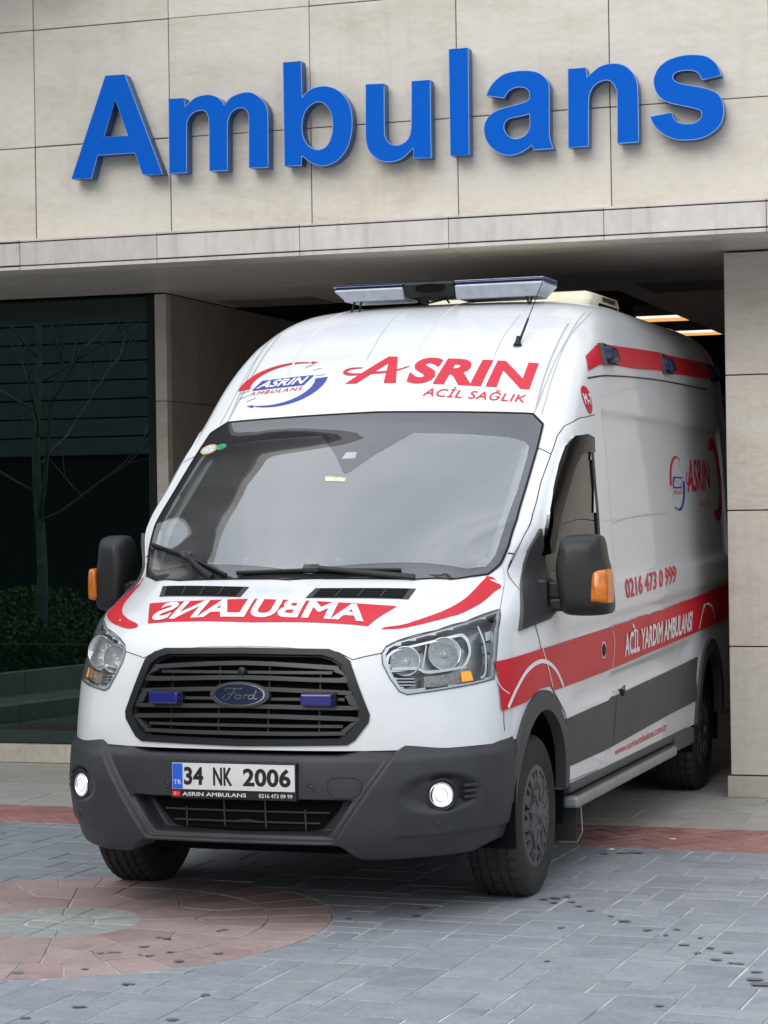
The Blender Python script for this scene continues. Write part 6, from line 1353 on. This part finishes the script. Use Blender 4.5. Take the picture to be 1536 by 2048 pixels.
# sign ---------------------------------------------------------------
SIGN = thing('wall_sign', 'large blue raised letters reading Ambulans on the stone front', 'sign', (0,2.62,3.85))
SB = mat('sign_blue', (.0004,.105,.54), rough=.6, spec=.10); SBR = mat('sign_return', (.02,.09,.25), rough=.3, metal=.3); STR = mat('sign_trim', (.25,.42,.72), rough=.35)
for ch, loops in LETTERS:
    LL = [smooth_loop(l, 5) for l in loops]; bm = bmesh.new()
    f = lambda u, v, d: Vector((u, d, v-3.85))
    prism_bm(bm, LL, 0, .082, f); o = obj_bm('letter', bm, [SBR, SB], SIGN); o['label'] = 'blue letter %s' % ch
    for p in o.data.polygons:
        if abs(p.normal.y) > .9: p.material_index = 1
    bm = bmesh.new()
    for l in LL: tube_bm(bm, [Vector((u, .001, v-3.85)) for u, v in l], .0022, 5, True)
    obj_bm('edge_trim', bm, STR, o)
    bm = bmesh.new(); x_ = [p[0] for p in LL[0]]; z_ = [p[1] for p in LL[0]]
    k = 0
    for fx in (.22, .78):
        for fz in (.12, .5, .88):
            q = (min(x_)+(max(x_)-min(x_))*fx, min(z_)+(max(z_)-min(z_))*fz)
            if pip(q, LL): lathe_bm(bm, [(.008,0),(.008,.022)], 8, Matrix.Translation((q[0], .081, q[1]-3.85)) @ Matrix.Rotation(R_(-90), 4, 'X')); k += 1
    if k: obj_bm('standoff', bm, SBR, o)
    else: bm.free()
# lit ceiling panels in the passage
LIT = mat('warm_light', (.9,.6,.3), rough=.4, emit=(1,.50,.16), es=.85); LITW = mat('white_light', (.9,.9,.85), rough=.4, emit=(1,.90,.75), es=1.1); FIX = mat('light_housing', (.10,.09,.08), rough=.6)
for i, (y, lab) in enumerate(((7.70,'warm lit ceiling panel just above the van roof, nearer of the two'), (9.30,'warm lit ceiling panel farther back beside the pillar'))):
    L_ = thing('ceiling_light', lab, 'ceiling light', (.06,y+.2,3.118), 0, 'lit panels in the passage ceiling')
    box('diffuser', (-.16,-.195,.002), (.175,.205,.012), LIT, L_); box('light_edge', (-.16,-.212,-.004), (.175,-.197,.014), LITW, L_); box('light_housing', (-.18,-.215,.014), (.178,.215,.10), FIX, L_)
# small litter -------------------------------------------------------
BUT = mat('cigarette_paper', (.75,.72,.66), rough=.8); BUTF = mat('cigarette_filter', (.62,.38,.14), rough=.8)
def butt(x, y, rz, label):
    t = thing('cigarette_butt', label, 'cigarette butt', (x,y,.001), rz, 'litter on the paving')
    bm = bmesh.new(); tube_bm(bm, [(-.004,0,.0042),(.020,0,.0042)], .0042, 8); obj_bm('paper_tube', bm, BUT, t); bm = bmesh.new(); tube_bm(bm, [(-.020,0,.0042),(-.0042,0,.0042)], .0042, 8); obj_bm('filter', bm, BUTF, t)
butt(1.025,1.257,.6,'cigarette butt beside the dark oil patch on the slate pavers'); butt(1.251,1.658,-.15,'white cigarette butt lying on the red brick band')
bm = bmesh.new(); lv = [(-.018,0),(-.008,.008),(.006,.009),(.020,.002),(.008,-.007),(-.007,-.008)]
vs = [bm.verts.new((u, v, .004+.006*abs(u)*20*.1)) for u, v in lv]; c = bm.verts.new((0,0,.009)); [bm.faces.new((vs[i], vs[(i+1)%6], c)) for i in range(6)]
lf = obj_bm('dry_leaf', bm, mat('dry_leaf', (.55,.12,.05), rough=.7)); lf.location = (1.655,1.948,.001); lf['label'] = 'small orange dry leaf on the red brick band near the right edge'; lf['category'] = 'leaf'
# ------------------------------------------------------------------ the garden opposite the window, seen mirrored in the tinted glass
random.seed(5)
LEAF = mat('hedge_leaf', (.15,.28,.07), rough=.5, var=.55, vscale=30, vcol=(.06,.13,.03)); BARK = mat('pale_bark', (.34,.33,.31), rough=.9, var=.45, vscale=9)
kd = Vector((.264,-.964,0)); kn = Vector((-.964,-.264,0)); k0 = Vector((-5.3,2.6,0))
def kerbline(name, label, off, h, wd, m, z0=0):
    t = thing(name, label, 'kerb', tuple(k0))
    for k in range(9):
        a = kn*off+kd*(k*1.0+.004); b = a+kd*.992
        bm = bmesh.new(); P = [a, b, b+kn*wd, a+kn*wd]; lo = [bm.verts.new((p.x, p.y, z0)) for p in P]; hi_ = [bm.verts.new((p.x, p.y, h)) for p in P]
        for i in range(4): bm.faces.new((lo[i], lo[(i+1)%4], hi_[(i+1)%4], hi_[i]))
        bm.faces.new(hi_); obj_bm('kerb_block', bm, m, t)
kerbline('road_kerb', 'low grey kerb along the walkway opposite the window', 0, .13, .16, KERB); kerbline('planter_kerb', 'raised kerb that edges the hedge planter opposite the window', .85, .30, .14, KERB)
structure(link('walkway', mesh_pd('walkway', [k0+kn*.16+Vector((0,0,.11)), k0+kn*.16+kd*9+Vector((0,0,.11)), k0+kn*.86+kd*9+Vector((0,0,.11)), k0+kn*.86+Vector((0,0,.11))], [(0,1,2,3)]), GRAN))
structure(link('planting_bed', mesh_pd('planting_bed', [k0+kn*.98+Vector((0,0,.26)), k0+kn*.98+kd*9+Vector((0,0,.26)), k0+kn*9+kd*9+Vector((0,0,.26)), k0+kn*9+Vector((0,0,.26))], [(0,1,2,3)]), mat('soil_and_grass', (.04,.07,.02), rough=.9)))
def hedge(c, rx, ry, h, label, n=3600):
    bm = bmesh.new()
    for _ in range(n):
        a = random.random()*2*math.pi; e = random.random()**.5; zz = random.random(); r = (1-.45*zz**2.5)*(.82+.2*math.sin(5*a+c[0])+random.uniform(-.08,.08))
        p = Vector((c[0]+rx*r*math.cos(a)*(e if random.random() < .35 else 1), c[1]+ry*r*math.sin(a)*(e if random.random() < .35 else 1), .26+h*zz*(.92+.1*math.sin(7*a))))
        s = random.uniform(.02,.038); q = Vector((random.gauss(0,1), random.gauss(0,1), random.gauss(.6,1))).normalized(); u = q.orthogonal().normalized(); v = q.cross(u)
        bm.faces.new([bm.verts.new(p+u*s), bm.verts.new(p+v*s*.55), bm.verts.new(p-u*s), bm.verts.new(p-v*s*.55)])
    me = bpy.data.meshes.new('foliage'); bm.to_mesh(me); bm.free()
    t = thing('hedge_bush', label, 'hedge', (c[0], c[1], .26), 0, 'clipped bushes opposite the window'); o = link('foliage', me, LEAF, t); o.location = (-c[0], -c[1], -.26)
    bm = bmesh.new(); tube_bm(bm, [(0,0,-.02),(.02,.02,h*.5)], [.03,.012], 6); obj_bm('stem', bm, BARK, t)
pos = [k0+kn*1.55+kd*s for s in (.6,1.7,2.8,3.9,5.0)]; names = ['first', 'second', 'third', 'fourth', 'fifth']
for i, p in enumerate(pos): hedge((p.x, p.y), .52, .62, .44, 'rounded low bush by the planter kerb, %s from the window' % names[i])
pos2 = [k0+kn*4.2+kd*s for s in (1.2,2.7,4.2,5.7)]
for i, p in enumerate(pos2): hedge((p.x, p.y), .8, .85, .62, 'taller bush behind the bare tree, %s from the window' % names[i], 4200)
# bare tree
TR = thing('bare_tree', 'slender leafless tree with pale bark standing among clipped bushes', 'tree', (-7.0,-2.7,.25))
bm = bmesh.new(); base = Vector((0,0,0)); tr_pts = [Vector((.02*math.sin(k), .02*math.cos(k*1.3), k*.42)) for k in range(14)]
tube_bm(bm, tr_pts, [.062-.0040*k for k in range(14)], 9); obj_bm('trunk', bm, BARK, TR, True)
def branch(bm, p, d, l, r, dep):
    pts = [p]; q = p.copy(); dd = d.copy()
    for k in range(6):
        dd = (dd+Vector((random.gauss(0,.10), random.gauss(0,.10), random.gauss(.05,.08)))).normalized(); q = q+dd*l/6; pts.append(q.copy())
        if dep and k >= 1 and random.random() < .75: branch(bm, q, (dd+Vector((random.gauss(0,.6), random.gauss(0,.6), random.gauss(.25,.3)))).normalized(), l*.5, r*.55, dep-1)
    tube_bm(bm, pts, [r*(1-.75*k/6) for k in range(7)], 5)
for k in range(15):
    z = 1.35+.28*k; a = k*2.4+random.uniform(-.4,.4); bm = bmesh.new(); up = .35+.06*k*.5
    branch(bm, Vector((0,0,z)), Vector((math.cos(a), math.sin(a), up)).normalized(), max(.7, 1.75-.05*k), .017, 2); obj_bm('branch', bm, BARK, TR, True)
bm = bmesh.new(); branch(bm, Vector((0,0,1.35)), Vector((.28,.2,.93)).normalized(), 2.6, .03, 2); obj_bm('branch', bm, BARK, TR, True)
# louvred building behind the garden
LV_ = thing('louvred_building', 'dark building with broad horizontal boards facing the tinted window', 'building', (-11,-9.2,0)); LVM = mat('louvre_board', (.17,.20,.19), rough=.7, var=.25, vscale=3); LVD = mat('louvre_shadow', (.012,.013,.013), rough=.9)
box('wall', (-8,-.6,0), (7.5,-.2,9.5), LVD, LV_)
for k in range(28): box('board', (-8,-.2,2.45+.25*k), (7.5,-.12,2.45+.25*k+.228), LVM, LV_)
